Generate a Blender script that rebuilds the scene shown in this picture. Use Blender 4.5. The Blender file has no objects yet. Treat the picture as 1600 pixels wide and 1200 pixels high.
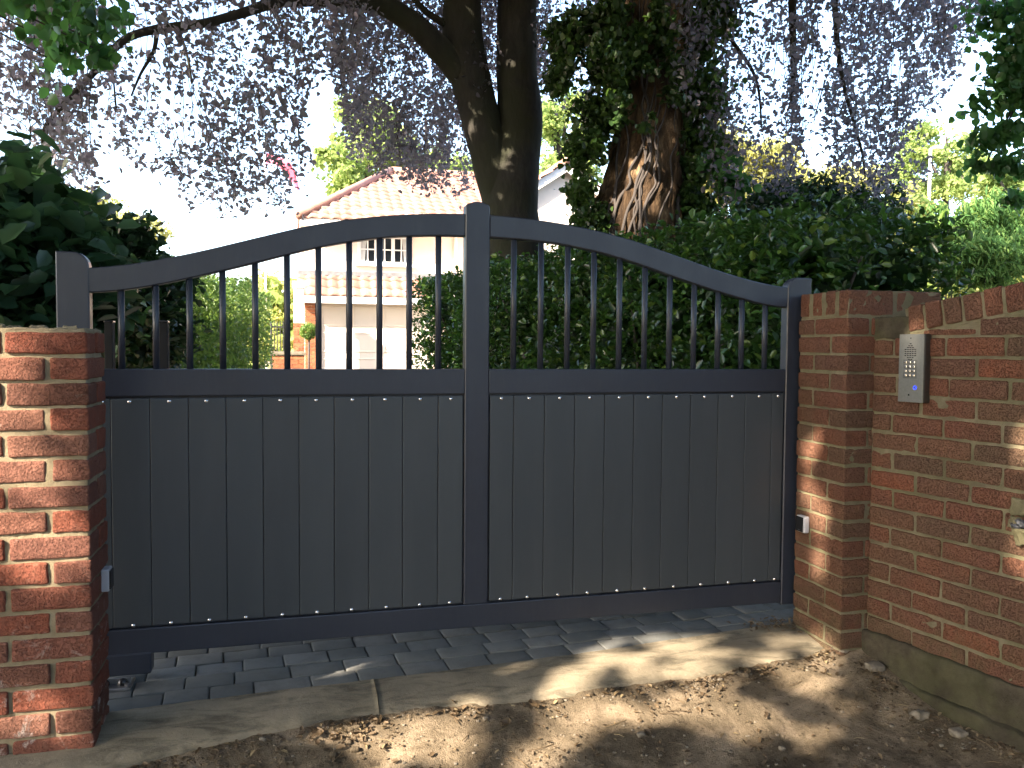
import bpy, math, random
import numpy as np
from mathutils import Vector, Matrix, noise
R = math.radians
random.seed(7)
rng = np.random.default_rng(7)
scene = bpy.context.scene
COL = scene.collection

# ------------------------------------------------------------------ camera
F = 1290.0; PIT = .0445; ROLL = .0074; YAW = .2569
CAM = Vector((.9637, -3.1956, 1.22))
FW = Vector((math.sin(YAW)*math.cos(PIT), math.cos(YAW)*math.cos(PIT), -math.sin(PIT)))
RT0 = Vector((math.cos(YAW), -math.sin(YAW), 0)); UP0 = RT0.cross(FW)
RT = RT0*math.cos(ROLL) + UP0*math.sin(ROLL)
UP = -RT0*math.sin(ROLL) + UP0*math.cos(ROLL)
cd = bpy.data.cameras.new('camera'); cam = bpy.data.objects.new('camera', cd); COL.objects.link(cam)
cd.sensor_width = 36; cd.lens = 36*F/1600; cd.clip_start = .05; cd.clip_end = 2000
cam.matrix_world = Matrix(((RT.x, UP.x, -FW.x, CAM.x), (RT.y, UP.y, -FW.y, CAM.y), (RT.z, UP.z, -FW.z, CAM.z), (0, 0, 0, 1)))
scene.camera = cam

# ------------------------------------------------------------------ light
SUN_AZ = R(28); SUN_EL = R(34)          # direction the light travels, measured from +x towards +y
LD = Vector((math.cos(SUN_AZ)*math.cos(SUN_EL), math.sin(SUN_AZ)*math.cos(SUN_EL), -math.sin(SUN_EL)))
TS = -LD                                 # towards the sun
w = bpy.data.worlds.new("World"); scene.world = w; w.use_nodes = True
nt = w.node_tree; sky = nt.nodes.new('ShaderNodeTexSky'); sky.sky_type = 'NISHITA'; sky.sun_disc = False
sky.sun_elevation = SUN_EL
sky.sun_rotation = math.atan2(TS.x, TS.y)
sky.dust_density = 2.0; sky.air_density = 1.0; sky.ozone_density = 1.0
bg = nt.nodes['Background']; bg.inputs[1].default_value = .15
nt.links.new(sky.outputs[0], bg.inputs[0])
sd = bpy.data.lights.new('sun', 'SUN'); sd.energy = 5.0; sd.angle = R(.55); sd.color = (1, .85, .68)
so = bpy.data.objects.new('sun', sd); COL.objects.link(so); so.rotation_euler = LD.to_track_quat('-Z', 'Y').to_euler()
scene.view_settings.view_transform = 'Standard'; scene.view_settings.look = 'None'
scene.view_settings.exposure = 2.6; scene.view_settings.gamma = 1
scene.render.engine = 'CYCLES'

# ------------------------------------------------------------------ layout helpers (photo pixel -> point on a real plane)
def ray(px, py): return FW + RT*((px-800)/F) + UP*((600-py)/F)
def at(px, py, y):
    d = ray(px, py); return CAM + d*((y-CAM.y)/d.y)
def onz(px, py, z=0):
    d = ray(px, py); return CAM + d*((z-CAM.z)/d.z)
def onx(px, py, x):
    d = ray(px, py); return CAM + d*((x-CAM.x)/d.x)

# ------------------------------------------------------------------ materials
def mat(name): 
    m = bpy.data.materials.new(name); m.use_nodes = True
    return m, m.node_tree, m.node_tree.nodes['Principled BSDF']
def N(t, typ, **kw):
    n = t.nodes.new(typ)
    for k, v in kw.items():
        if k.startswith('i_'):
            key = k[2:]; n.inputs[int(key) if key.isdigit() else key.replace('_', ' ')].default_value = v
        else: setattr(n, k, v)
    return n
def coord(t, scale=(1, 1, 1)):
    tc = N(t, 'ShaderNodeNewGeometry'); mp = N(t, 'ShaderNodeMapping'); mp.inputs['Scale'].default_value = scale
    t.links.new(tc.outputs['Position'], mp.inputs[0]); return mp.outputs[0]
def noi(t, vec, scale, detail=4, rough=.6, dist=0):
    n = N(t, 'ShaderNodeTexNoise'); n.inputs['Scale'].default_value = scale; n.inputs['Detail'].default_value = detail
    n.inputs['Roughness'].default_value = rough; n.inputs['Distortion'].default_value = dist
    t.links.new(vec, n.inputs['Vector']); return n.outputs['Fac']
def ramp(t, fac, stops):
    r = N(t, 'ShaderNodeValToRGB'); el = r.color_ramp.elements
    while len(el) < len(stops): el.new(.5)
    for e, (p, c) in zip(el, stops): e.position = p; e.color = (*c, 1) if len(c) == 3 else c
    t.links.new(fac, r.inputs[0]); return r.outputs[0]
def mixc(t, fac, a, b, typ='MIX'):
    m = N(t, 'ShaderNodeMix', data_type='RGBA', blend_type=typ)
    for s, v in ((m.inputs['Factor'], fac), (m.inputs['A'], a), (m.inputs['B'], b)):
        if hasattr(v, 'is_linked'): t.links.new(v, s)
        elif isinstance(v, (int, float)): s.default_value = v
        else: s.default_value = (*v, 1)
    return m.outputs['Result']
def mrange(t, v, a, b, c=0, d=1):
    m = N(t, 'ShaderNodeMapRange'); t.links.new(v, m.inputs[0])
    for i, x in enumerate((a, b, c, d)): m.inputs[i+1].default_value = x
    return m.outputs[0]
def bump(t, b, h, strength=.4, dist=.01):
    n = N(t, 'ShaderNodeBump'); n.inputs['Strength'].default_value = strength; n.inputs['Distance'].default_value = dist
    t.links.new(h, n.inputs['Height']); t.links.new(n.outputs[0], b.inputs['Normal'])
def plain(name, col, rough=.5, metal=0, nscale=None, namt=.15, bumps=None):
    m, t, b = mat(name); b.inputs['Roughness'].default_value = rough; b.inputs['Metallic'].default_value = metal
    v = coord(t)
    f = noi(t, v, nscale or 6)
    c = ramp(t, f, [(.3, tuple(x*(1-namt) for x in col)), (.7, tuple(min(1, x*(1+namt)) for x in col))])
    t.links.new(c, b.inputs['Base Color'])
    if bumps: bump(t, b, noi(t, v, bumps[0]), bumps[1], bumps[2])
    return m

def leaf_mat(name, cols, trans=(.1, .2, .03), tw=.45, rough=.45, spec=.5):
    m, t, b = mat(name)
    g = N(t, 'ShaderNodeNewGeometry')
    c = ramp(t, g.outputs['Random Per Island'], cols)
    big = noi(t, coord(t), 1.1, 2)
    c = mixc(t, mrange(t, big, .35, .65, 0, .35), c, tuple(x*.55 for x in cols[0][1]))
    b.inputs['Roughness'].default_value = rough; b.inputs['Specular IOR Level'].default_value = spec
    t.links.new(c, b.inputs['Base Color'])
    tr = N(t, 'ShaderNodeBsdfTranslucent'); tc = mixc(t, .6, c, trans); t.links.new(tc, tr.inputs[0])
    mx = N(t, 'ShaderNodeMixShader'); mx.inputs[0].default_value = tw
    t.links.new(b.outputs[0], mx.inputs[1]); t.links.new(tr.outputs[0], mx.inputs[2])
    t.links.new(mx.outputs[0], t.nodes['Material Output'].inputs[0])
    return m

# brick: per-brick colour, burnt and pale flecks, salt bloom, moss
def brick_mat(name, cols, salt=0., moss=0., bscale=90):
    m, t, b = mat(name)
    g = N(t, 'ShaderNodeNewGeometry'); v = coord(t)
    c = ramp(t, g.outputs['Random Per Island'], cols)
    fine = noi(t, v, 55, 6, .7); mid = noi(t, v, 14, 4, .6)
    c = mixc(t, mrange(t, mid, .35, .7, 0, .45), c, (.13, .06, .045))
    c = mixc(t, mrange(t, fine, .5, .75, 0, .4), c, (.26, .14, .095))
    pits = noi(t, v, 160, 3, .7); c = mixc(t, mrange(t, pits, .6, .7, 0, .4), c, (.05, .03, .025))
    grit = noi(t, v, 95, 4, .8); c = mixc(t, mrange(t, grit, .35, .65, .16, 0), c, (.09, .045, .035))
    if salt:
        s = noi(t, v, 11, 6, .75, .8); z = N(t, 'ShaderNodeSeparateXYZ'); t.links.new(v, z.inputs[0])
        zz = mrange(t, z.outputs['Z'], .6, .0, 0, 1)
        mm = N(t, 'ShaderNodeMath', operation='MULTIPLY'); t.links.new(mrange(t, s, .56, .68, 0, salt), mm.inputs[0]); t.links.new(zz, mm.inputs[1])
        c = mixc(t, mm.outputs[0], c, (.55, .5, .45))
        s2 = noi(t, v, 23, 5, .7, .3)
        c = mixc(t, mrange(t, s2, .66, .74, 0, .6), c, (.5, .44, .38))
    if moss:
        s = noi(t, v, 5, 5, .7, .5); z = N(t, 'ShaderNodeSeparateXYZ'); t.links.new(v, z.inputs[0])
        zz = mrange(t, z.outputs['Z'], .35, -.1, .12, 1)
        mm = N(t, 'ShaderNodeMath', operation='MULTIPLY'); t.links.new(mrange(t, s, .38, .68, 0, moss), mm.inputs[0]); t.links.new(zz, mm.inputs[1])
        c = mixc(t, mm.outputs[0], c, (.075, .078, .034))
        c = mixc(t, mrange(t, noi(t, v, 2.3, 5, .6), .4, .68, 0, .5), c, (.085, .066, .04))
    t.links.new(c, b.inputs['Base Color']); b.inputs['Roughness'].default_value = .9; b.inputs['Specular IOR Level'].default_value = .2
    h = N(t, 'ShaderNodeMath', operation='ADD'); t.links.new(fine, h.inputs[0]); t.links.new(mid, h.inputs[1])
    h2 = N(t, 'ShaderNodeMath', operation='ADD'); t.links.new(h.outputs[0], h2.inputs[0]); t.links.new(mrange(t, pits, .5, .72, .0, -.9), h2.inputs[1])
    bump(t, b, h2.outputs[0], 1, .008)
    return m
def mortar_mat(name, a, bcol, mossy=0.):
    m, t, b = mat(name); v = coord(t)
    c = ramp(t, noi(t, v, 18, 6, .7), [(.3, a), (.7, bcol)])
    c = mixc(t, mrange(t, noi(t, v, 3.5, 4), .45, .65, 0, .5), c, tuple(x*.5 for x in a))
    if mossy: c = mixc(t, mrange(t, noi(t, v, 6, 5), .45, .6, 0, mossy), c, (.09, .095, .04))
    t.links.new(c, b.inputs['Base Color']); b.inputs['Roughness'].default_value = .95; b.inputs['Specular IOR Level'].default_value = .1
    bump(t, b, noi(t, v, 120, 5, .8), .9, .004)
    return m

M = {}
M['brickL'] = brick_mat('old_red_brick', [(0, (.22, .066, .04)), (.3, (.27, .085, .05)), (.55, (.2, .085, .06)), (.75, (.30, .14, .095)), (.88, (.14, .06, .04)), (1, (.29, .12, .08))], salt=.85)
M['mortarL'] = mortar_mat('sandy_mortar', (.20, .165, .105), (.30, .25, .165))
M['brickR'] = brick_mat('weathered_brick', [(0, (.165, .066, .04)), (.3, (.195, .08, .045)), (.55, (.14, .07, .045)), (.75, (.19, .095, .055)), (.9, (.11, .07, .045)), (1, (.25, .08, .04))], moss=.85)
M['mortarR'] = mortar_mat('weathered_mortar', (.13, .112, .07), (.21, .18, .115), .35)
M['render'] = mortar_mat('cement_render', (.04, .034, .024), (.085, .072, .05), .25)
M['hbrick'] = brick_mat('house_brick', [(0, (.4, .12, .05)), (1, (.55, .2, .09))])
M['hmortar'] = mortar_mat('house_mortar', (.5, .42, .33), (.6, .5, .4))

# gate paint
m, t, b = mat('anthracite_paint'); v = coord(t)
c = ramp(t, noi(t, v, 2.5, 5), [(.3, (.020, .025, .038)), (.7, (.027, .033, .049))])
dust = noi(t, coord(t, (30, 30, 6)), 1.5, 6, .7)
c = mixc(t, mrange(t, dust, .5, .8, 0, .16), c, (.08, .08, .078))
t.links.new(c, b.inputs['Base Color']); b.inputs['Roughness'].default_value = .36
t.links.new(mrange(t, noi(t, v, 9, 5), .3, .7, .32, .48), b.inputs['Roughness'])
bump(t, b, noi(t, coord(t, (90, 90, 3)), 1, 3), .06, .002)
M['gate'] = m
m, t, b = mat('anthracite_board'); v = coord(t)
g = N(t, 'ShaderNodeNewGeometry'); oi = N(t, 'ShaderNodeObjectInfo')
c = ramp(t, oi.outputs['Random'], [(0, (.035, .043, .051)), (1, (.044, .053, .061))])
c = mixc(t, mrange(t, noi(t, coord(t, (8, 8, 1.2)), 1.2, 6, .65), .45, .8, 0, .3), c, (.07, .077, .083))
t.links.new(c, b.inputs['Base Color']); t.links.new(mrange(t, noi(t, v, 7, 5), .3, .7, .36, .52), b.inputs['Roughness'])
bump(t, b, noi(t, coord(t, (140, 140, 4)), 1, 3), .08, .002)
M['board'] = m
M['chrome'] = plain('bright_screw_metal', (.75, .75, .74), .22, 1)
M['steel'] = plain('brushed_steel', (.2, .197, .175), .5, 1, 120, .08)
M['steelside'] = plain('satin_steel', (.15, .147, .135), .5, 1, 60, .08)
M['galv'] = plain('galvanised_steel', (.3, .3, .31), .5, 1, 30, .25)
M['black'] = plain('black_plastic', (.012, .012, .014), .25)
M['blackpost'] = plain('black_painted_post', (.004, .0045, .006), .85)
M['greyplastic'] = plain('grey_plastic', (.42, .42, .45), .45)
m, t, b = mat('blue_button_light'); b.inputs['Base Color'].default_value = (.02, .04, .5, 1)
b.inputs['Emission Color'].default_value = (.03, .08, 1, 1); b.inputs['Emission Strength'].default_value = .3; M['blue'] = m
M['cream'] = plain('cream_painted_wall', (.80, .72, .64), .9, 0, 3, .05, (40, .2, .004))
M['peach'] = plain('peach_painted_wall', (.72, .52, .36), .9, 0, 3, .06)
M['white'] = plain('white_gloss_paint', (.8, .8, .79), .4, 0, 5, .04)
M['door'] = plain('cream_garage_door', (.78, .68, .58), .5, 0, 4, .03)
M['lead'] = plain('lead_flashing', (.16, .16, .17), .55, 0, 12, .25)
M['iron'] = plain('black_iron', (.015, .015, .015), .5)
M['pot'] = plain('dark_planter', (.07, .06, .055), .7)
M['curtain'] = plain('net_curtain', (.55, .56, .55), .9)
m, t, b = mat('window_glass'); b.inputs['Base Color'].default_value = (.02, .025, .03, 1); b.inputs['Roughness'].default_value = .05; M['glass'] = m
M['flag'] = plain('red_flag_cloth', (.8, .16, .25), .8)
m, t, b = mat('roof_tile'); v = coord(t)
c = ramp(t, noi(t, v, 2.2, 6, .7), [(.3, (.24, .11, .08)), (.5, (.32, .17, .13)), (.7, (.40, .25, .19))])
c = mixc(t, mrange(t, noi(t, v, 9, 5), .5, .75, 0, .6), c, (.2, .13, .10))
t.links.new(c, b.inputs['Base Color']); b.inputs['Roughness'].default_value = .85; M['tile'] = m

def bark(name, cols, scale=(9, 9, 1.6), st=.9, dist=.04, moss=None):
    m, t, b = mat(name); v = coord(t, scale)
    f = noi(t, v, 1, 8, .7, .6)
    c = ramp(t, f, cols)
    c = mixc(t, mrange(t, noi(t, coord(t), 2.1, 5), .42, .62, 0, .8), c, moss or cols[0][1])
    t.links.new(c, b.inputs['Base Color']); b.inputs['Roughness'].default_value = .9; b.inputs['Specular IOR Level'].default_value = .15
    bump(t, b, f, st, dist); return m
M['beechbark'] = bark('beech_bark', [(.3, (.022, .021, .019)), (.7, (.055, .051, .043))], (14, 14, 5), .7, .02, (.035, .038, .022))
M['oldbark'] = bark('ridged_bark', [(.35, (.03, .02, .013)), (.5, (.13, .082, .046)), (.66, (.38, .26, .15))], (9, 9, 2.0), 1, .09)
M['twig'] = plain('twig_bark', (.05, .042, .038), .9)

M['copper'] = leaf_mat('copper_beech_leaf', [(0, (.125, .10, .115)), (.4, (.11, .10, .115)), (.7, (.08, .105, .08)), (1, (.16, .14, .16))], (.30, .27, .31), .55, .4)
M['lime'] = leaf_mat('lime_leaf', [(0, (.03, .085, .035)), (.6, (.05, .13, .04)), (1, (.09, .19, .05))], (.14, .36, .06), .5, .4)
M['hedge'] = leaf_mat('laurel_leaf', [(0, (.012, .034, .010)), (.55, (.023, .066, .016)), (.85, (.045, .115, .023)), (1, (.15, .22, .04))], (.16, .32, .035), .28, .3)
M['clipped'] = leaf_mat('clipped_hedge_leaf', [(0, (.07, .14, .035)), (.6, (.13, .23, .055)), (1, (.28, .36, .09))], (.32, .46, .08), .45, .4)
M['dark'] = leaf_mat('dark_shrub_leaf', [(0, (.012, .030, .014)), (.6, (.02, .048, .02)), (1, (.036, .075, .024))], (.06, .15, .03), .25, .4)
M['broad'] = leaf_mat('broad_shrub_leaf', [(0, (.022, .052, .028)), (.6, (.038, .085, .042)), (1, (.065, .13, .055))], (.1, .24, .06), .32, .38)
M['ivy'] = leaf_mat('ivy_leaf', [(0, (.02, .045, .015)), (.6, (.035, .075, .02)), (1, (.08, .15, .03))], (.14, .26, .04), .3, .3)
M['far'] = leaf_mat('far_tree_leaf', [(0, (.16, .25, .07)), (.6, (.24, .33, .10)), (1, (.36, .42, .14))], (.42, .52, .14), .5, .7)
M['yellow'] = leaf_mat('golden_tree_leaf', [(0, (.30, .31, .10)), (.6, (.42, .42, .14)), (1, (.52, .48, .2))], (.6, .6, .2), .5, .7)
M['bamboo'] = leaf_mat('bamboo_leaf', [(0, (.05, .13, .04)), (.6, (.10, .22, .06)), (1, (.26, .38, .12))], (.34, .46, .1), .45, .7, .2)
M['dry'] = leaf_mat('dry_leaf', [(0, (.06, .04, .022)), (.5, (.12, .08, .042)), (.85, (.2, .14, .075)), (1, (.36, .28, .15))], (.3, .2, .1), .2, .7)

# dirt
m, t, b = mat('dry_dirt'); v = coord(t)
c = ramp(t, noi(t, v, 4, 8, .7, .5), [(.3, (.08, .062, .042)), (.48, (.175, .137, .091)), (.64, (.37, .29, .2))])
c = mixc(t, mrange(t, noi(t, v, 60, 5, .7), .55, .72, 0, .75), c, (.26, .21, .15))
c = mixc(t, mrange(t, noi(t, v, 38, 5, .7), .56, .68, 0, .85), c, (.05, .038, .026))
c = mixc(t, mrange(t, noi(t, v, 2.2, 5, .7), .5, .7, 0, .6), c, (.075, .062, .042))
t.links.new(c, b.inputs['Base Color']); b.inputs['Roughness'].default_value = .95; b.inputs['Specular IOR Level'].default_value = .1
h = N(t, 'ShaderNodeMath', operation='ADD'); t.links.new(noi(t, v, 70, 6, .75), h.inputs[0]); t.links.new(noi(t, v, 220, 3, .7), h.inputs[1])
bump(t, b, h.outputs[0], 1, .012); M['dirt'] = m
# concrete
m, t, b = mat('stained_concrete'); v = coord(t)
c = ramp(t, noi(t, v, 3, 8, .65), [(.3, (.14, .12, .085)), (.7, (.28, .235, .165))])
c = mixc(t, mrange(t, noi(t, coord(t, (2, 7, 7)), 2.4, 6, .7, .6), .48, .66, 0, .7), c, (.05, .046, .033))
c = mixc(t, mrange(t, noi(t, v, 130, 3, .7), .6, .72, 0, .5), c, (.26, .235, .19))
t.links.new(c, b.inputs['Base Color']); b.inputs['Roughness'].default_value = .92; b.inputs['Specular IOR Level'].default_value = .15
bump(t, b, noi(t, v, 90, 6, .7), .6, .005); M['concrete'] = m
m, t, b = mat('grey_paver'); v = coord(t)
g = N(t, 'ShaderNodeNewGeometry')
c = ramp(t, g.outputs['Random Per Island'], [(0, (.10, .103, .097)), (.6, (.13, .132, .124)), (1, (.165, .163, .15))])
c = mixc(t, mrange(t, noi(t, v, 12, 6, .7), .45, .7, 0, .5), c, (.07, .07, .06))
t.links.new(c, b.inputs['Base Color']); b.inputs['Specular IOR Level'].default_value = .2; b.inputs['Roughness'].default_value = .95
bump(t, b, noi(t, v, 80, 5, .7), .5, .004); M['paver'] = m
M['stone'] = plain('pale_stone', (.16, .135, .10), .9, 0, 40, .3, (90, .5, .004))
M['flint'] = plain('dark_flint', (.04, .043, .05), .45, 0, 25, .5)

# ------------------------------------------------------------------ object helpers
def link(o, parent=None): COL.objects.link(o); o.parent = parent; return o
def tag(o, label=None, cat=None, group=None, kind=None):
    for k, val in (('label', label), ('category', cat), ('group', group), ('kind', kind)):
        if val: o[k] = val
    return o
def empty(name, loc=(0, 0, 0), rz=0):
    o = bpy.data.objects.new(name, None); COL.objects.link(o); o.location = loc; o.rotation_euler = (0, 0, rz); o.empty_display_size = .1
    return o

class MB:
    def __init__(s): s.v = []; s.f = []; s.m = []
    def add(s, vs, fs, mi=0):
        b = len(s.v); s.v.extend([tuple(p) for p in vs]); s.f.extend([tuple(i+b for i in f) for f in fs]); s.m.extend([mi]*len(fs))
    def build(s, name, mats, parent=None, smooth=False, origin=None):
        me = bpy.data.meshes.new(name)
        vs = s.v
        if origin is not None: vs = [(p[0]-origin[0], p[1]-origin[1], p[2]-origin[2]) for p in vs]
        me.from_pydata(vs, [], s.f)
        for mm in (mats if isinstance(mats, (list, tuple)) else [mats]): me.materials.append(mm)
        me.polygons.foreach_set('material_index', s.m)
        if smooth: me.polygons.foreach_set('use_smooth', [True]*len(s.f))
        me.update()
        o = bpy.data.objects.new(name, me); link(o, parent)
        if origin is not None: o.location = origin
        return o
    def box(s, x0, x1, y0, y1, z0, z1, mi=0, r=0):
        if r: return s.rbox((x0, y0, z0), (x1, y1, z1), r, mi)
        vs = [(x, y, z) for x in (x0, x1) for y in (y0, y1) for z in (z0, z1)]
        s.add(vs, [(0, 1, 3, 2), (4, 6, 7, 5), (0, 4, 5, 1), (2, 3, 7, 6), (0, 2, 6, 4), (1, 5, 7, 3)], mi)
    def rbox(s, lo, hi, r, mi=0, sub=(1, 1, 1), disp=0, seed=0, xf=None, dsc=18):
        """box with rounded edges; disp roughens it"""
        c = [(a+b)/2 for a, b in zip(lo, hi)]; h = [abs(b-a)/2 for a, b in zip(lo, hi)]
        r = min(r, min(h)*.9)
        def line(hh, n): return [-hh, -hh+r*.3] + [(-hh+r) + (2*hh-2*r)*i/n for i in range(n+1)] + [hh-r*.3, hh] if disp else [-hh]+[(-hh+r)+(2*hh-2*r)*i/n for i in range(n+1)]+[hh]
        L = [line(h[i], sub[i]) for i in range(3)]
        ids = {}; vs = []; fs = []
        def vid(i, j, k):
            key = (i, j, k)
            if key not in ids:
                p = Vector((L[0][i], L[1][j], L[2][k]))
                q = Vector([max(-h[a]+r, min(h[a]-r, p[a])) for a in range(3)])
                d = p-q
                if d.length > 1e-9: p = q+d.normalized()*r
                p = p+Vector(c)
                if xf: p = xf(p)
                if disp:
                    nn = noise.noise_vector(p*dsc+Vector((seed, seed*1.7, 0))); n2 = noise.noise_vector(p*dsc*3.1+Vector((seed, 3, 0)))
                    p = p+(nn+n2*.5)*disp
                ids[key] = len(vs); vs.append(p)
            return ids[key]
        n = [len(l)-1 for l in L]
        for i in range(n[0]):
            for j in range(n[1]):
                fs.append((vid(i, j, 0), vid(i, j+1, 0), vid(i+1, j+1, 0), vid(i+1, j, 0)))
                fs.append((vid(i, j, n[2]), vid(i+1, j, n[2]), vid(i+1, j+1, n[2]), vid(i, j+1, n[2])))
        for i in range(n[0]):
            for k in range(n[2]):
                fs.append((vid(i, 0, k), vid(i+1, 0, k), vid(i+1, 0, k+1), vid(i, 0, k+1)))
                fs.append((vid(i, n[1], k), vid(i, n[1], k+1), vid(i+1, n[1], k+1), vid(i+1, n[1], k)))
        for j in range(n[1]):
            for k in range(n[2]):
                fs.append((vid(0, j, k), vid(0, j, k+1), vid(0, j+1, k+1), vid(0, j+1, k)))
                fs.append((vid(n[0], j, k), vid(n[0], j+1, k), vid(n[0], j+1, k+1), vid(n[0], j, k+1)))
        s.add(vs, fs, mi)
    def prism(s, pts, y0, y1, mi=0):
        """outline in x,z extruded in y"""
        n = len(pts); vs = [(x, y0, z) for x, z in pts]+[(x, y1, z) for x, z in pts]
        fs = [tuple(range(n))[::-1], tuple(range(n, 2*n))]+[(i, (i+1) % n, n+(i+1) % n, n+i) for i in range(n)]
        s.add(vs, fs, mi)
    def tube(s, pts, rad, seg=8, mi=0, wob=0, cap=True, wsc=3):
        pts = [Vector(p) for p in pts]; vs = []; fs = []
        n = len(pts); rad = rad if hasattr(rad, '__len__') else [rad]*n
        a = None
        for i, p in enumerate(pts):
            d = (pts[min(i+1, n-1)]-pts[max(i-1, 0)]).normalized()
            if a is None: a = d.orthogonal().normalized()
            a = (a-d*a.dot(d)).normalized(); b = d.cross(a)
            for k in range(seg):
                th = 2*math.pi*k/seg; q = a*math.cos(th)+b*math.sin(th); rr = rad[i]
                if wob: rr *= 1+wob*noise.noise((p+q*rad[i])*wsc)+wob*.5*noise.noise((p+q*rad[i])*wsc*3)
                vs.append(p+q*rr)
        for i in range(n-1):
            for k in range(seg):
                k2 = (k+1) % seg; fs.append((i*seg+k, i*seg+k2, (i+1)*seg+k2, (i+1)*seg+k))
        if cap: fs.append(tuple(range(seg))[::-1]); fs.append(tuple(range((n-1)*seg, n*seg)))
        s.add(vs, fs, mi)

def smooth_path(pts, n=6):
    out = []; P = [Vector(p) for p in pts]
    for i in range(len(P)-1):
        p0 = P[max(i-1, 0)]; p1 = P[i]; p2 = P[i+1]; p3 = P[min(i+2, len(P)-1)]
        for k in range(n):
            t_ = k/n; out.append(.5*((2*p1)+(p2-p0)*t_+(2*p0-5*p1+4*p2-p3)*t_*t_+(3*p1-p0-3*p2+p3)*t_**3))
    out.append(P[-1]); return out
def lerp_list(r, n): 
    x = np.linspace(0, len(r)-1, n); return list(np.interp(x, range(len(r)), r))

# leaves: N six-vertex folded leaves
def leaf_object(name, P, size, material, parent=None, width=.6, up=.0, axis=None, fold=.14, jitter=.42):
    P = np.asarray(P, float); n = len(P)
    nrm = rng.normal(size=(n, 3)); nrm[:, 2] = np.abs(nrm[:, 2])*(1+up)+up; nrm /= np.linalg.norm(nrm, axis=1)[:, None]
    ax = rng.normal(size=(n, 3)) if axis is None else np.asarray(axis)+rng.normal(size=(n, 3))*.45
    ax -= nrm*(ax*nrm).sum(1)[:, None]; ax /= np.linalg.norm(ax, axis=1)[:, None]
    sd_ = np.cross(nrm, ax)
    sz = (np.asarray(size) if np.ndim(size) else np.full(n, size))*rng.uniform(1-jitter, 1+jitter, n)
    T = np.array([(0, 0, 0), (.28, .46, fold), (.68, .40, fold*.9), (1, 0, -.05), (.68, -.40, fold*.9), (.28, -.46, fold)])
    T[:, 1] *= width
    V = P[:, None, :]+sz[:, None, None]*(ax[:, None, :]*(T[None, :, 0:1]-.5)+sd_[:, None, :]*T[None, :, 1:2]+nrm[:, None, :]*T[None, :, 2:3])
    V = V.reshape(-1, 3)
    me = bpy.data.meshes.new(name); me.vertices.add(6*n); me.vertices.foreach_set('co', V.ravel())
    base = (np.arange(n)*6)[:, None]
    loops = np.concatenate([base+np.array([0, 3, 2, 1]), base+np.array([0, 5, 4, 3])], 1).ravel()
    me.loops.add(8*n); me.loops.foreach_set('vertex_index', loops.astype(np.int32))
    me.polygons.add(2*n); me.polygons.foreach_set('loop_start', (np.arange(2*n)*4).astype(np.int32))
    me.polygons.foreach_set('loop_total', np.full(2*n, 4, np.int32))
    me.materials.append(material); me.update(calc_edges=True); me.validate()
    o = bpy.data.objects.new(name, me); link(o, parent); return o

def inv(P, o):  # world points into a parent placed without rotation
    return np.asarray(P)-np.array(o.location)

def clump_pts(blobs, n, shell=.55, clumps=60, cs=.16):
    """points gathered in clumps inside ellipsoids (cx,cy,cz,rx,ry,rz)"""
    B = np.array(blobs, float); vol = (B[:, 3]*B[:, 4]*B[:, 5])**(2/3); pb = vol/vol.sum()
    out = []
    bi = rng.choice(len(B), size=clumps*len(B), p=pb)
    d = rng.normal(size=(len(bi), 3)); d /= np.linalg.norm(d, axis=1)[:, None]
    r = rng.uniform(shell, 1.0, len(bi))[:, None]
    Cc = B[bi, :3]+d*r*B[bi, 3:]
    k = rng.integers(0, len(Cc), n); s = cs*B[bi[k], 3:].mean(1)[:, None]*rng.uniform(.5, 1.4, len(Cc))[k][:, None]
    return Cc[k]+rng.normal(size=(n, 3))*s*np.array([1, 1, .75])

# where sun patches fall: leaves of the unseen lane trees are left out along these lines
def in_gaps(P, gaps, grow=0., pad=.05, rag=False):
    """gaps: list of (point, axis_u, axis_v) ellipses; True where a leaf at P would shade one"""
    P = np.asarray(P); hit = np.zeros(len(P), bool); L = np.array(LD)
    for c, u, v_ in gaps:
        c = np.array(c); u = np.array(u); v_ = np.array(v_); n = np.cross(u, v_)
        tt = ((c-P)@n)/(L@n); Q = P+tt[:, None]*L-c
        lu = np.linalg.norm(u); lv = np.linalg.norm(v_)
        a = (Q@u)/lu/(lu+pad); b_ = (Q@v_)/lv/(lv+pad)
        inside = (a*a+b_*b_ < (1+grow)**2) & (tt > 0)
        if rag and abs(n[2]) > .9*np.linalg.norm(n) and inside.any():      # ragged, broken patches: some sprays still hang across the opening
            idx = np.nonzero(inside)[0]; W3 = (Q[idx]+c)
            nz = np.array([noise.noise(Vector((w_[0]*5.5, w_[1]*9.0, w_[2]*7.0)))+.45*noise.noise(Vector((w_[0]*15, w_[1]*22, w_[2]*15))) for w_ in W3])
            inside[idx[nz > .27]] = False
        hit |= inside
    return hit

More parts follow.
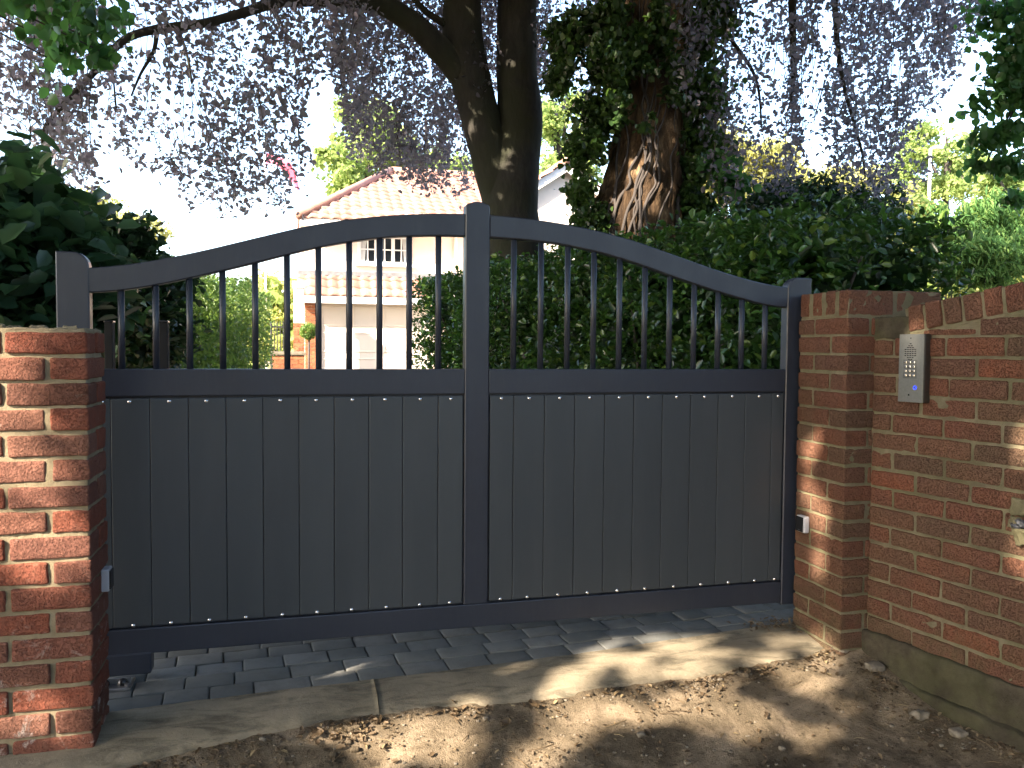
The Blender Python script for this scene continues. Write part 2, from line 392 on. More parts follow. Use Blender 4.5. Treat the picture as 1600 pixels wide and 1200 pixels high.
# ================================================================== SETTING
def ground_z(x, y):
    # level drive, dirt lane a little lower, falling towards the viewer
    edge = -.36+.10*(x-.4)/2.7
    t_ = max(0, min(1, (edge-y)/.55)); t_ = t_*t_*(3-2*t_)
    z = -.035-.115*t_
    if y > -.3: z = -.035
    n = 0
    if y < .2 and -1 < x < 4.5:
        n = .012*noise.noise(Vector((x*4, y*4, 0)))+.006*noise.noise(Vector((x*15, y*15, 2)))+.0035*noise.noise(Vector((x*45, y*45, 5)))
        if y > -.3: n *= .3
        # crumbs heaped along the foot of the right wall
        wx = 3.21+.197*(-.35-y); d = wx-x
        if y < -.3 and -.1 < d < .35: z += .05*(1-d/.35)**2
    return z+n
def build_ground():
    xs = [-600, -120, -40, -15, -6, -3, -1.5]+list(np.arange(-1, 4.0, .016))+[5, 7, 10, 18, 50, 150, 600]
    ys = [-400, -80, -30, -12, -6, -4.5, -3.6]+[-3,-2.8,-2.6,-2.4,-2.2]+list(np.arange(-2.1, -.2, .014))+list(np.arange(-.2, 1, .15))+[2, 4, 8, 14, 25, 60, 160, 700]
    vs = [(x, y, ground_z(x, y)) for y in ys for x in xs]; nx = len(xs)
    fs = [(j*nx+i, j*nx+i+1, (j+1)*nx+i+1, (j+1)*nx+i) for j in range(len(ys)-1) for i in range(nx-1)]
    b = MB(); b.add(vs, fs); o = b.build('ground', M['dirt'], smooth=True); tag(o, kind='structure')
build_ground()

# concrete threshold strip: two slabs with a joint
def strip_edge(x): return np.interp(x, [-.6, .36, .83, 1.24, 2.05, 2.9, 3.3], [-.30, -.243, -.204, -.183, -.116, .0, .05])
def strip_front(x): return np.interp(x, [-.6, .38, .835, 1.24, 1.95, 2.8, 3.25], [-.60, -.56, -.45, -.40, -.405, -.33, -.26])
cb = MB()
for xa, xb in ((-.6, 1.237), (1.2395, 3.16)):
    X_ = np.arange(xa, xb, .02).tolist()+[xb]
    prof = [(0, -.12), (0, -.004), (.03, .0), (.2, -.001), (.4, -.003), (.6, -.008), (.78, -.016), (.92, -.028), (.985, -.045), (1, -.14)]
    vs = []; fs = []
    for x in X_:
        a = strip_edge(x)-.002; bb = strip_front(x)+.018*noise.noise(Vector((x*5, 0, 1)))+.008*noise.noise(Vector((x*22, 0, 1)))
        if x < .36 and x > -.3: bb = max(bb, -.6)
        for tt, z in prof:
            y = a+(bb-a)*tt; zz = z+(.003*noise.noise(Vector((x*9, y*9, 0)))+.0015*noise.noise(Vector((x*40, y*40, 0))) if z > -.1 else 0)
            vs.append((x, y, zz))
    npf = len(prof)
    for i in range(len(X_)-1):
        for k in range(npf-1): fs.append((i*npf+k, i*npf+k+1, (i+1)*npf+k+1, (i+1)*npf+k))
    fs.append(tuple(range(npf))); fs.append(tuple(range((len(X_)-1)*npf, len(X_)*npf))[::-1])
    cb.add(vs, fs)
o = cb.build('concrete_threshold', M['concrete'], smooth=True); tag(o, kind='structure')

# block paving
pb = MB(); sd0 = 0
ang = math.atan2(.127, 1.69)
for row in range(14):
    x = -.9+random.uniform(0, .1)
    while x < 5.6:
        wd = random.choice((.15, .17, .17, .20)); lo_y = .115*row; 
        def xf(p, a=ang): 
            q = Vector((p.x*math.cos(a)-p.y*math.sin(a), p.x*math.sin(a)+p.y*math.cos(a), p.z)); return q+Vector((.03, -.268, 0))
        c_ = xf(Vector((x+wd/2, lo_y+.055, 0)))
        if c_.x < 3.25 or c_.y > .1:
            dz = random.uniform(-.003, .003)
            if c_.y < 1.2:
                hi_y = lo_y+.110
                # trim front row against the concrete
                pb.rbox((x+.001, lo_y, -.06), (x+wd-.0025, hi_y+.002, -.004+dz), .006, 0, (3, 2, 1), .0022, sd0, xf, 20)
        sd0 += 1; x += wd
o = pb.build('block_paving', M['paver'], smooth=True); tag(o, kind='structure')
dv = MB(); dv.add([(-.2, 1.25, -.012), (3.3, 1.25, -.012), (4.6, 13.4, -.012), (.3, 13.4, -.012)], [(0, 1, 2, 3)])
o = dv.build('driveway', M['paver']); tag(o, kind='structure')

# ================================================================== BRICKWORK
def strip_boxes_x(x0, x1, y0, y1, off):
    """bricks laid along x in one strip"""
    out = []; x = x0-off
    while x < x1-.01:
        a = max(x, x0); b_ = min(x+.215, x1)
        if b_-a > .03: out.append((a, b_, y0, y1))
        x += .225
    return out
def heads_x(x0, x1, y0, y1):
    out = []; x = x0
    while x < x1-.01:
        b_ = min(x+.1025, x1)
        if b_-x > .03: out.append((x, b_, y0, y1))
        x += .1125
    return out
def lay(mb, boxes, z0, z1, disp, sub, r=.006, xf=None, jit=.003):
    for (a, b_, c, d) in boxes:
        j = [random.uniform(-jit, jit) for _ in range(6)]
        mb.rbox((a+j[0]*.5, c+j[1], z0+j[2]*.6), (b_+j[3]*.5, d+j[4], z1+j[5]*.6), r, 0, sub, disp, random.uniform(0, 90), xf)
def mortar_core(mb, lo, hi, inset, disp, xf=None):
    lo = [lo[0]+inset, lo[1]+inset, lo[2]]; hi = [hi[0]-inset, hi[1]-inset, hi[2]]
    sub = tuple(max(1, int((hi[i]-lo[i])/.022)) for i in range(3))
    mb.rbox(lo, hi, .004, 1, sub, disp, 5, xf, 30)

# left pillar
PX0, PX1, PY0, PY1 = -.1025, .362, -.4725, -.245
T = empty('brick_pillar', (PX1-.23, (PY0+PY1)/2, -.03))
tag(T, 'red brick pillar with sandy mortar at the left end of the gate, sunlit on top', 'brick pillar')
mb = MB(); top = 1.256; k = 0; z = top
while z > -.2:
    z0 = z-.065
    if k % 2 == 0:
        bx = []
        for (ya, yb) in ((PY0, PY0+.1075), (PY0+.12, PY1)):
            bx += [(PX1-.222, PX1, ya, yb), (PX0, PX1-.234, ya, yb)]
    else:
        o_ = random.uniform(-.006, .006)
        bx = [(PX1-.105, PX1, PY0, PY1)]
        for (ya, yb) in ((PY0, PY0+.1075), (PY0+.12, PY1)): bx += [(PX1-.345+o_, PX1-.12, ya, yb), (PX0, PX1-.357, ya, yb)]
    lay(mb, bx, z0, z, .0026, (14, 8, 6), .0065, None, .0035)
    z -= .077; k += 1
mortar_core(mb, (PX0, PY0, -.25), (PX1, PY1, top+.004), .0075, .0035)
mb.build('brickwork', [M['brickL'], M['mortarL']], T, True).location = -T.location
cp = MB(); cp.rbox((PX0+.004, PY0+.012, top-.004), (PX1-.008, PY1-.008, top+.010), .006, 0, (20, 10, 1), .006, 3, None, 22)
for i in range(7):
    c = Vector((random.uniform(PX0+.1, PX1-.05), PY0+random.uniform(.02, .12), top+.010)); s_ = random.uniform(.008, .02)
    cp.rbox(c-Vector((s_*1.6, s_, s_*.5)), c+Vector((s_*1.6, s_, s_*.6)), s_*.5, 0, (3, 3, 2), .006, i, None, 60)
cp.build('mortar_cap', M['mortarL'], T, True).location = -T.location

# right pier
QX0, QX1, QY0, QY1 = 3.09, 3.535, -.352, -.022
T = empty('brick_pier', (3.3, -.19, -.03))
tag(T, 'mossy red brick pier with brick-on-edge top that carries the photocell, right of the gate', 'brick pier')
mb = MB(); ctop = 1.357; z = ctop-.010; k = 0
while z > -.2:
    if k % 2 == 0: bx = strip_boxes_x(QX0, QX1, QY1-.1025, QY1, 0)+heads_x(QX0, QX1, QY0, QY1-.1125)
    else: bx = heads_x(QX0, QX1, QY1-.215, QY1)+strip_boxes_x(QX0, QX1, QY0, QY1-.225, .0)
    lay(mb, bx, z-.065, z, .0026, (6, 6, 3), .007)
    z -= .075; k += 1
mortar_core(mb, (QX0, QY0, -.25), (QX1, QY1, ctop-.002), .005, .0035)
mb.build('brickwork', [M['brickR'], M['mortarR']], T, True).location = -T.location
mb = MB(); y = QY0
for i in range(4):
    lay(mb, [(QX0, QX0+.213, y, y+.064), (QX0+.226, QX1, y, y+.064)], ctop, ctop+.103, .003, (6, 3, 4), .008); y += .0875 if i < 0 else .0865
mortar_core(mb, (QX0, QY0, ctop-.004), (QX1, QY1-.01, ctop+.099), .003, .003)
mb.build('coping', [M['brickR'], M['mortarR']], T, True).location = -T.location

# flank wall
E0 = Vector((3.213, -.35, 0)); D = Vector((.193, -.982, 0)).normalized(); NO = Vector((-D.y, D.x, 0))  # NO points away from drive (+x)
if NO.x < 0: NO = -NO
def wxf(p): return E0+D*p.x+NO*p.y+Vector((0, 0, p.z))
def wtop(s_): return 1.262+.155*min(s_, 1.1)+.0*s_
T = empty('brick_wall', tuple(E0+D*1.2+NO*.1)); TL = T.location.copy()
tag(T, 'weathered red brick boundary wall running towards the viewer, carrying the intercom', 'brick wall')
mb = MB(); LEN = 3.4; z = 1.45; k = 0
z = -.15+.075*22-.01
while z > -.25:
    x = -.225*.5*(k % 2)-random.uniform(0, .02)+.005
    while x < LEN:
        a = max(x, .002); b_ = x+.215; zt = z
        lim = wtop((a+b_)/2)-.012
        if b_-a > .03 and z-.065 < lim-.02:
            z1_ = min(z, lim)
            fine = a < 1.3
            lay(mb, [(a, b_, .0, .10)], z-.065, z1_, .0028 if fine else 0, (7, 2, 3) if fine else (1, 1, 1), .007, wxf)
        x += .225
    z -= .075; k += 1
# mortar core follows the sloping top
ss = np.arange(0, LEN+.01, .03); vs = []; fs = []
zs = np.linspace(-.3, 1, 60)
for i, s_ in enumerate(ss):
    for j, q in enumerate(np.linspace(0, 1, 60)):
        zz = -.3+(wtop(s_)+.3-.001)*q; p = wxf(Vector((s_, .0055, zz))); p += NO*(.0045*noise.noise(p*30)+.003*noise.noise(p*80)); vs.append(p)
for i in range(len(ss)-1):
    for j in range(59): fs.append((i*60+j, i*60+j+1, (i+1)*60+j+1, (i+1)*60+j))
mb.add(vs, fs, 1)
vs = [wxf(Vector((s_, y, z))) for s_ in (0, LEN) for (y, z) in ((.02, -.3), (.02, wtop(s_)-.01), (.2, wtop(s_)-.01), (.2, -.3))]
mb.add(vs, [(0, 3, 2, 1), (4, 5, 6, 7), (2, 3, 7, 6), (1, 2, 6, 5), (0, 4, 7, 3)], 1)
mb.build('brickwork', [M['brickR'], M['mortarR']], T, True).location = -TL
mb = MB(); s_ = .165
while s_ < LEN:
    sl = math.atan(.155) if s_ < 1.1 else 0
    def cxf(p, s0=s_, sl=sl):
        x_, z_ = p.x, p.z
        return wxf(Vector((s0+x_*math.cos(sl)-z_*math.sin(sl), p.y, wtop(s0)+x_*math.sin(sl)+z_*math.cos(sl))))
    mb.rbox((0, -.004+random.uniform(-.003, .003), .002), (.066, .212, .100+random.uniform(-.003, .003)), .008, 0, (3, 5, 4), .003, random.uniform(0, 99), cxf)
    if sl > 0 or True: mb.rbox((-.012, .004, -.008), (.076, .205, .094), .003, 1, (3, 6, 5), .003, 3, cxf, 30)
    s_ += .0765
mb.rbox((-.004, .002, 1.262), (.165, .2, 1.350), .006, 2, (14, 10, 8), .005, 4, wxf, 30)
mb.build('coping', [M['brickR'], M['mortarR'], M['render']], T, True).location = -TL
mb = MB()
mb.rbox((-.01, -.022, -.3), (LEN, .02, .085), .014, 0, (110, 1, 14), .009, 8, wxf, 14)
mb.rbox((-.01, -.05, -.3), (LEN, .02, -.055), .02, 0, (110, 2, 10), .014, 3, wxf, 11)
mb.build('plinth', M['render'], T, True).location = -TL
# rough mortar hole with flint near the frame's right edge
def onflank(px, py, off=0):
    d = ray(px, py); P0 = E0-NO*off; t_ = (P0-CAM).dot(NO)/d.dot(NO); return CAM+d*t_
hp = onflank(1592, 815)
mb = MB()
for i in range(5):
    q = hp+Vector((random.uniform(-.01, .01), random.uniform(-.02, .02), random.uniform(-.055, .045))); r_ = random.uniform(.022, .034)
    mb.rbox(q-Vector((.004, r_, r_)), q+Vector((.02, r_, r_)), r_*.35, 0, (3, 5, 5), .012, i*3, None, 25)
for i in range(3):
    q = hp+Vector((-.006, random.uniform(-.02, .02), -.01+random.uniform(-.01, .015))); r_ = .016
    mb.rbox(q-Vector((.012, r_*1.2, r_*.7)), q+Vector((.01, r_*1.2, r_*.7)), r_*.6, 1, (2, 3, 3), .008, i*7, None, 60)
mb.build('flint_patch', [M['mortarR'], M['flint']], T, True).location = -TL

# ================================================================== GATE
G = empty('sliding_gate', (1.65, .025, 0)); GL = G.location.copy()
tag(G, 'anthracite boarded sliding gate with bell-shaped top rail and upright bars', 'gate')
def gpart(mb, name, mats=None, parent=G, smooth=False, label=None):
    o = mb.build(name, mats or M['gate'], parent, smooth); 
    if parent is G: o.location = -GL
    if label: o['label'] = label
    return o
GY0, GY1 = 0.0, .052
def soft_prism(mb, pts, y0, y1, c=.003):
    """outline (x,z) counter-clockwise extruded with a small chamfer on front and back"""
    n = len(pts); P = [Vector((p[0], p[1])) for p in pts]; ins = []
    for i in range(n):
        a = (P[i]-P[i-1]).normalized(); b_ = (P[(i+1) % n]-P[i]).normalized()
        na = Vector((-a.y, a.x)); nb = Vector((-b_.y, b_.x)); q = (na+nb); q = q/max(.3, q.dot(na)) if q.length > 1e-6 else na
        ins.append(P[i]+q*c)
    rings = [[(p.x, y0, p.y) for p in ins], [(p.x, y0+c, p.y) for p in P], [(p.x, y1-c, p.y) for p in P], [(p.x, y1, p.y) for p in ins]]
    vs = [v_ for r_ in rings for v_ in r_]; fs = []
    for k in range(3):
        for i in range(n):
            j = (i+1) % n; fs.append((k*n+i, k*n+j, (k+1)*n+j, (k+1)*n+i))
    fs.append(tuple(range(n))[::-1]); fs.append(tuple(range(3*n, 4*n))); mb.add(vs, fs)
CX = 1.660
TOPD = ([0, .05, .2, .35, .5, .65, .77, .88, 1.0, 1.13, 1.26, 1.39, 1.5], [1.742, 1.741, 1.735, 1.721, 1.699, 1.668, 1.634, 1.602, 1.567, 1.533, 1.505, 1.488, 1.484])
BOTD = ([0, .05, .2, .35, .5, .61, .73, .84, .98, 1.13, 1.28, 1.4, 1.5], [1.654, 1.654, 1.650, 1.638, 1.614, 1.589, 1.556, 1.522, 1.483, 1.444, 1.412, 1.400, 1.399])
def smooth_interp(d, T_):
    ds = np.linspace(d-.05, d+.05, 9); return float(np.mean(np.interp(np.abs(ds), *T_)))
XL0, XL1, XR0, XR1 = .264, 1.611, 1.709, 3.046
for xa, xb in ((XL0-.03, 1.612), (1.708, XR1+.03)):
    xs = np.linspace(xa, xb, 48)
    outl = [(x, smooth_interp(x-CX, BOTD)) for x in xs]+[(x, smooth_interp(x-CX, TOPD)) for x in xs[::-1]]
    mb = MB(); soft_prism(mb, outl, GY0+.003, GY1-.003, .004); gpart(mb, 'top_rail')
# posts with rounded heads
mb = MB(); arc = [(1.709-.001, .10), (1.709, 1.765)]
head = [(1.709-.018*(1-math.cos(a)), 1.765+.018*math.sin(a)) for a in np.linspace(0, math.pi/2, 6)]+[(1.676, 1.789), (1.66, 1.7905), (1.644, 1.789)]+[(1.611+.018*(1-math.cos(a)), 1.765+.018*math.sin(a)) for a in np.linspace(math.pi/2, 0, 6)]
soft_prism(mb, [(1.611, .19), (1.709, .19)]+head, GY0, GY1, .004); gpart(mb, 'post')
mb = MB(); curve = [(.262-.044*math.sin(a), 1.482+.060*(1-math.cos(a))) for a in np.linspace(0, math.pi/2, 9)]
soft_prism(mb, [(.158, .06), (.264, .06), (.264, 1.482)]+[(.264-.047*(1-math.cos(a)), 1.488+.054*math.sin(a)) for a in np.linspace(0, math.pi/2, 9)]+[(.158, 1.543)], GY0, GY1, .004); gpart(mb, 'post')
mb = MB(); soft_prism(mb, [(3.046, .085), (3.165, .085), (3.165, 1.532)]+[(3.046+.055*(1-math.cos(a)), 1.482+.052*math.sin(a)) for a in np.linspace(math.pi/2, 0, 9)], GY0, GY1, .004); gpart(mb, 'post')
for xa, xb in ((.264, 1.611), (1.709, 3.046)):
    mb = MB(); mb.rbox((xa, GY0+.002, 1.0335), (xb, GY1-.002, 1.132), .004); gpart(mb, 'mid_rail')
mb = MB(); mb.rbox((.264, GY0+.001, .096), (3.046, GY1-.001, .1895), .004); gpart(mb, 'bottom_rail')
mb = MB(); mb.rbox((.300, GY0-.004, .022), (.452, GY1+.01, .102), .006); gpart(mb, 'roller_housing')
# boards
def board(xa, xb, zs0=.201, zs1=1.0145, narrow=False):
    mb = MB(); mb.rbox((xa+.0006, .005, .1965), (xb-.0006, .034, 1.0265), .0032)
    if xb < 3.0 and not 1.5 < xb < 1.62: mb.box(xb-.012, xb+.010, .020, .027, .198, 1.025)
    bo = gpart(mb, 'board', M['board'])
    for zc in (zs0+.001, zs1):
        sb = MB(); cx_ = (xa+xb)/2+random.uniform(-.003, .003); prof = [(.0001, -.0042), (.0035, -.0036), (.0062, -.0018), (.0075, .0004), (.0078, .0016)]
        vs = [(cx_+r_*math.cos(a), .0045+y, zc+r_*math.sin(a)) for r_, y in prof for a in np.linspace(0, 2*math.pi, 12, endpoint=False)]
        fs = [(i*12+j, i*12+(j+1) % 12, (i+1)*12+(j+1) % 12, (i+1)*12+j) for i in range(4) for j in range(12)]
        sb.add(vs, fs); so_ = sb.build('screw', M['chrome'], bo, True)
edges = [.2690, .3255]+[.3255+.1302*i for i in range(1, 10)]+[1.6060]
edges[-2] = 1.506
for a, b_ in zip(edges[:-1], edges[1:]): board(a, b_)
edges = [1.7140, 1.812]+[1.812+.1300*i for i in range(1, 10)]+[3.0410]
for a, b_ in zip(edges[:-1], edges[1:]): board(a, b_)
# thin beads that frame the boarded panels
for xa, xb in ((.2645, 1.6105), (1.7095, 3.0455)):
    mb = MB()
    mb.box(xa, xb, .022, .030, 1.0240, 1.0332); mb.box(xa, xb, .022, .030, .1898, .1985)
    mb.box(xa, xa+.008, .0221, .030, .1987, 1.0238); mb.box(xb-.008, xb, .0221, .030, .1987, 1.0238)
    gpart(mb, 'panel_bead')
# bars
for i in range(11):
    for x0 in (.362+.1146*i, 1.814+.1138*i):
        zt = smooth_interp(x0-CX, BOTD)+.02
        mb = MB(); mb.tube([(x0, .026, 1.125), (x0, .026, zt)], .0118, 14); gpart(mb, 'bar', smooth=True)

# guide posts behind the gate
for (xa, xb, zt, lab) in ((163, 176, 503, 'short black guide post half hidden behind the left pillar'), (246, 262, 503, 'short black guide post behind the second bar of the gate')):
    y_ = .34; a = at(xa, 540, y_); b_ = at(xb, 540, y_); zt_ = at(xa, zt, y_).z
    T = empty('guide_post', ((a.x+b_.x)/2, y_+.025, 0)); tag(T, lab, 'guide post', 'guide posts behind the gate')
    w_ = (b_.x-a.x)/2
    mb = MB(); mb.rbox((-w_, -.025, .01), (w_, .025, zt_), .003); mb.build('post', M['blackpost'], T)
    mb = MB(); mb.rbox((-w_-.002, -.027, zt_-.002), (w_+.002, .027, zt_+.006), .003); mb.build('cap', M['black'], T)
    mb = MB(); mb.rbox((-w_-.03, -.05, -.004), (w_+.03, .05, .010), .003); mb.build('base_plate', M['galv'], T)
# roller carriage
T = empty('roller_carriage', (.335, -.03, 0)); tag(T, 'small dirty metal roller bracket on the paving under the left end of the gate', 'gate roller')
mb = MB(); mb.rbox((-.09, -.05, -.004), (.06, .05, .008), .003); mb.rbox((-.09, -.01, .008), (.055, -.002, .03), .002); mb.build('bracket', M['galv'], T)
for x_ in (-.03, .03):
    mb = MB(); mb.tube([(x_, -.03, .014), (x_, -.012, .014)], .016, 14); mb.build('wheel', M['black'], T, True)
mb = MB(); mb.tube([(.045, -.035, .008), (.045, -.035, .02)], .008, 6); mb.build('bolt', M['galv'], T)

# ================================================================== SMALL FITTINGS
# intercom on the flank wall
pA = onflank(1404, 575, .036); pB = onflank(1443, 575, .036)
sA = (pA-E0).dot(D); sB = (pB-E0).dot(D)
zT = onflank(1424, 522, .036).z; zB = onflank(1424, 629, .036).z
org = wxf(Vector(((sA+sB)/2, 0, (zT+zB)/2)))
T = empty('intercom', tuple(org)); T.rotation_euler = (0, 0, math.atan2(D.y, D.x))
tag(T, 'brushed steel intercom keypad with speaker slots and a blue lit call button', 'intercom')
# local axes: +x along wall towards viewer, +y = -? (rotate so that y points to NO)
wI = (sB-sA)/2; hI = (zT-zB)/2
NY = 1 if Vector((-D.y, D.x, 0)).dot(NO) > 0 else -1
def ib(mb, x0, x1, o0, o1, z0, z1, r=.002): mb.rbox((x0, min(-o0*NY, -o1*NY), z0), (x1, max(-o0*NY, -o1*NY), z1), r)
mb = MB(); ib(mb, -wI, wI, -.004, .031, -hI, hI, .004); mb.build('housing', M['steelside'], T)
mb = MB(); ib(mb, -wI+.0005, wI-.0005, .0315, .036, -hI+.0005, hI-.0005, .001); fp = mb.build('face_plate', M['steel'], T)
mb = MB()
for r_ in range(10):
    half = min(r_, 9-r_)*.5+1
    nn = int(round(1+min(r_, 9-r_)*1.2)); nn = min(nn, 5)
    for j in range(nn):
        cx_ = (j-(nn-1)/2)*.0105; zz = hI*.72-.0075*r_
        ib(mb, cx_-.0042-.004, cx_+.0042-.004, .0355, .0366, zz-.0018, zz+.0018, .0004)
mb.build('speaker_slots', M['black'], T)
mb = MB(); ib(mb, -.006, -.001, .0355, .0366, hI*.86, hI*.90, .0005); mb.build('microphone_hole', M['black'], T)
for r_ in range(4):
    for c_ in range(3):
        mb = MB(); cx_ = -.004+(c_-1)*.0175; zz = hI*.18-.0165*r_
        ib(mb, cx_-.0058, cx_+.0058, .0362, .0405, zz-.005, zz+.005, .0015); mb.build('key', M['chrome'], T)
mb = MB(); ib(mb, -.034, .026, .0361, .0364, hI*.18-.0615, hI*.18+.009, .0001); mb.build('key_backing', M['steelside'], T)
def disc(name, x, z, r, o0, o1, m_, parent):
    mb = MB(); mb.tube([(x, -o0*NY, z), (x, -o1*NY, z)], r, 20); return mb.build(name, m_, parent)
cb_ = disc('call_button', .022, -hI*.56, .0095, .0355, .0385, M['chrome'], T)
disc('button_light', .022, -hI*.56, .0078, .0380, .0392, M['blue'], cb_)
disc('button_centre', .022, -hI*.56, .0040, .0390, .0402, M['steelside'], cb_)
disc('screw', -.006, -hI*.78, .0032, .0355, .0368, M['black'], T)

# photocell on the pier's reveal
pc = onx(1257, 818, QX0); 
T = empty('photocell', (QX0, pc.y, pc.z)); tag(T, 'grey and black gate photocell on the right brick pier', 'photocell')
mb = MB(); mb.rbox((-.024, -.035, -.036), (.002, .028, .036), .006); mb.build('housing', M['greyplastic'], T)
mb = MB(); mb.rbox((-.0275, -.026, -.032), (-.0235, .026, .032), .0018); mb.build('lens', M['black'], T)
mb = MB(); mb.box(-.0285, -.0272, -.009, .006, -.0265, -.0235); mb.build('badge', M['chrome'], T)
pc = onx(157, 910, PX1)
T = empty('photocell', (PX1, PY1-.07, pc.z)); tag(T, 'small grey photocell on the shaded side of the left pillar', 'photocell')
mb = MB(); mb.rbox((-.002, -.028, -.036), (.022, .028, .036), .004); mb.build('housing', M['greyplastic'], T)
mb = MB(); mb.rbox((.0215, -.024, -.030), (.0265, .024, .030), .002); mb.build('lens', M['black'], T)


# ================================================================== HOUSE
HY = 13.6
H = empty('house', (3.5, HY+2, 0)); HL = H.location.copy()
tag(H, 'cream house with orange pantile roofs, garage door and small-paned upper window', 'house')
def hpart(mb, name, mats, parent=None, smooth=False):
    o = mb.build(name, mats, parent or H, smooth)
    if parent is None: o.location = -HL
    return o
xg0 = at(497, 520, HY).x; xg1 = xg0+2.45; zgt = at(560, 474, HY).z
xw0 = at(474, 400, HY+.4).x
# lower wall: brick piers either side of the garage, cream lintel
mb = MB(); z_sk = at(560, 460, HY).z
mb.box(xw0+.02, xg0, HY, HY+.3, -.05, zgt+.02)
zz = .0
core = MB()
yb = HY-.012
while zz < zgt:
    x = xw0+.02-(.1 if int(zz/.075) % 2 else 0)
    while x < xg0-.02:
        a = max(x, xw0+.02); b_ = min(x+.215, xg0)
        if b_-a > .03: core.box(a, b_, yb, HY-.0, zz, zz+.065, 0)
        x += .225
    zz += .075
core.f and mb.add(core.v, core.f, 1)
hpart(mb, 'brick_pier', [M['hmortar'], M['hbrick']])
mb = MB(); mb.rbox((xw0-.10, HY-.03, zgt), (xg1+3.2, HY+.28, z_sk+.02), .01); hpart(mb, 'lintel', M['peach'])
mb = MB(); mb.box(xw0-.05, xg1+3.2, HY+.4, HY+4.5, zgt, 3.98); mb.box(xw0-.05, xg1+3.2, HY+.3, HY+4.5, -.05, zgt-.002); hpart(mb, 'wall', M['cream'])
# garage door with raised panels
mb = MB(); mb.box(xg0, xg1, HY+.06, HY+.1, 0, zgt)
gd = hpart(mb, 'garage_door', M['door'])
mb = MB(); nx_, nz_ = 4, 4; dw = (xg1-xg0)/nx_; dh = zgt/nz_
for i in range(nx_):
    for j in range(nz_):
        x0 = xg0+dw*i+.07; x1 = xg0+dw*(i+1)-.07; z0 = dh*j+.06; z1 = dh*(j+1)-.06
        for (a, b_, c, d) in ((x0, x1, z0, z0+.03), (x0, x1, z1-.03, z1), (x0, x0+.03, z0+.031, z1-.031), (x1-.03, x1, z0+.031, z1-.031)):
            mb.rbox((a, HY+.048, c), (b_, HY+.0605, d), .006)
hpart(mb, 'door_moulding', M['door'], gd)
mb = MB(); mb.rbox((xg0-.05, HY-.02, 0), (xg0+.002, HY+.06, zgt), .005); hpart(mb, 'door_frame', M['white'])

def tile_patch(mb, o_, u, v_, poly, tw=.21, th=.30, amp=.028, lip=.03, du=.03, dv=.05):
    """pantiles on the plane o+u*a+v*b inside polygon poly of (a,b)"""
    n = u.cross(v_).normalized()
    if n.z < 0: n = -n
    A = [p[0] for p in poly]; B = [p[1] for p in poly]
    def span(b_):
        xs = []
        for i in range(len(poly)):
            (a0, b0), (a1, b1) = poly[i], poly[(i+1) % len(poly)]
            if (b0 <= b_) != (b1 <= b_) : xs.append(a0+(a1-a0)*(b_-b0)/(b1-b0))
        return (min(xs), max(xs)) if len(xs) >= 2 else None
    rows = int((max(B)-min(B))/th)+1
    for r_ in range(rows):
        b0 = min(B)+r_*th; b1 = min(b0+th, max(B))
        s0 = span(b0+1e-4); s1 = span(b1-1e-4)
        if not s0 or not s1: continue
        lo = min(s0[0], s1[0]); hi = max(s0[1], s1[1])
        aa = np.arange(lo, hi+du, du); vs = []; fs = []
        for bi, b_ in enumerate((b0, b0, b1)):
            for a in aa:
                sp = span(min(max(b_, b0+1e-4), b1-1e-4)); ac = min(max(a, sp[0]), sp[1])
                ph = (a/tw) % 1
                hgt = amp*(math.sin(2*math.pi*ph)*.6+math.sin(4*math.pi*ph+.5)*.2)
                off = (lip if bi > 0 and bi < 2 else (0 if bi == 2 else -.01))
                if bi == 1: off = lip
                vs.append(o_+u*ac+v_*b_+n*(hgt+off+.004*noise.noise(Vector((a*7, b_*7, 1)))))
        m_ = len(aa)
        for k in range(2):
            for i in range(m_-1): fs.append((k*m_+i, k*m_+i+1, (k+1)*m_+i+1, (k+1)*m_+i))
        mb.add(vs, fs)
# skirt roof above the garage
a0 = at(476, 461, HY-.25); zE = a0.z; zTopSk = at(560, 430, HY+.38).z
mb = MB(); u = Vector((1, 0, 0)); base = Vector((xw0-.12, HY-.28, zE)); sv = Vector((0, .66, zTopSk-zE)); L_ = sv.length
tile_patch(mb, base, u, sv.normalized(), [(0, 0), (6.2, 0), (6.2, L_), (0, L_)])
hpart(mb, 'skirt_roof', M['tile'], None, True)
mb = MB(); mb.rbox((xw0-.12, HY+.33, zTopSk-.03), (xw0+6, HY+.405, zTopSk+.07), .008); hpart(mb, 'flashing', M['lead'])
mb = MB(); mb.rbox((xw0-.13, HY-.27, zE-.15), (xw0+6, HY-.23, zE-.01), .006); mb.box(xw0-.12, xw0+6, HY-.23, HY+.02, zE-.14, zE-.125); hpart(mb, 'fascia', M['white'])
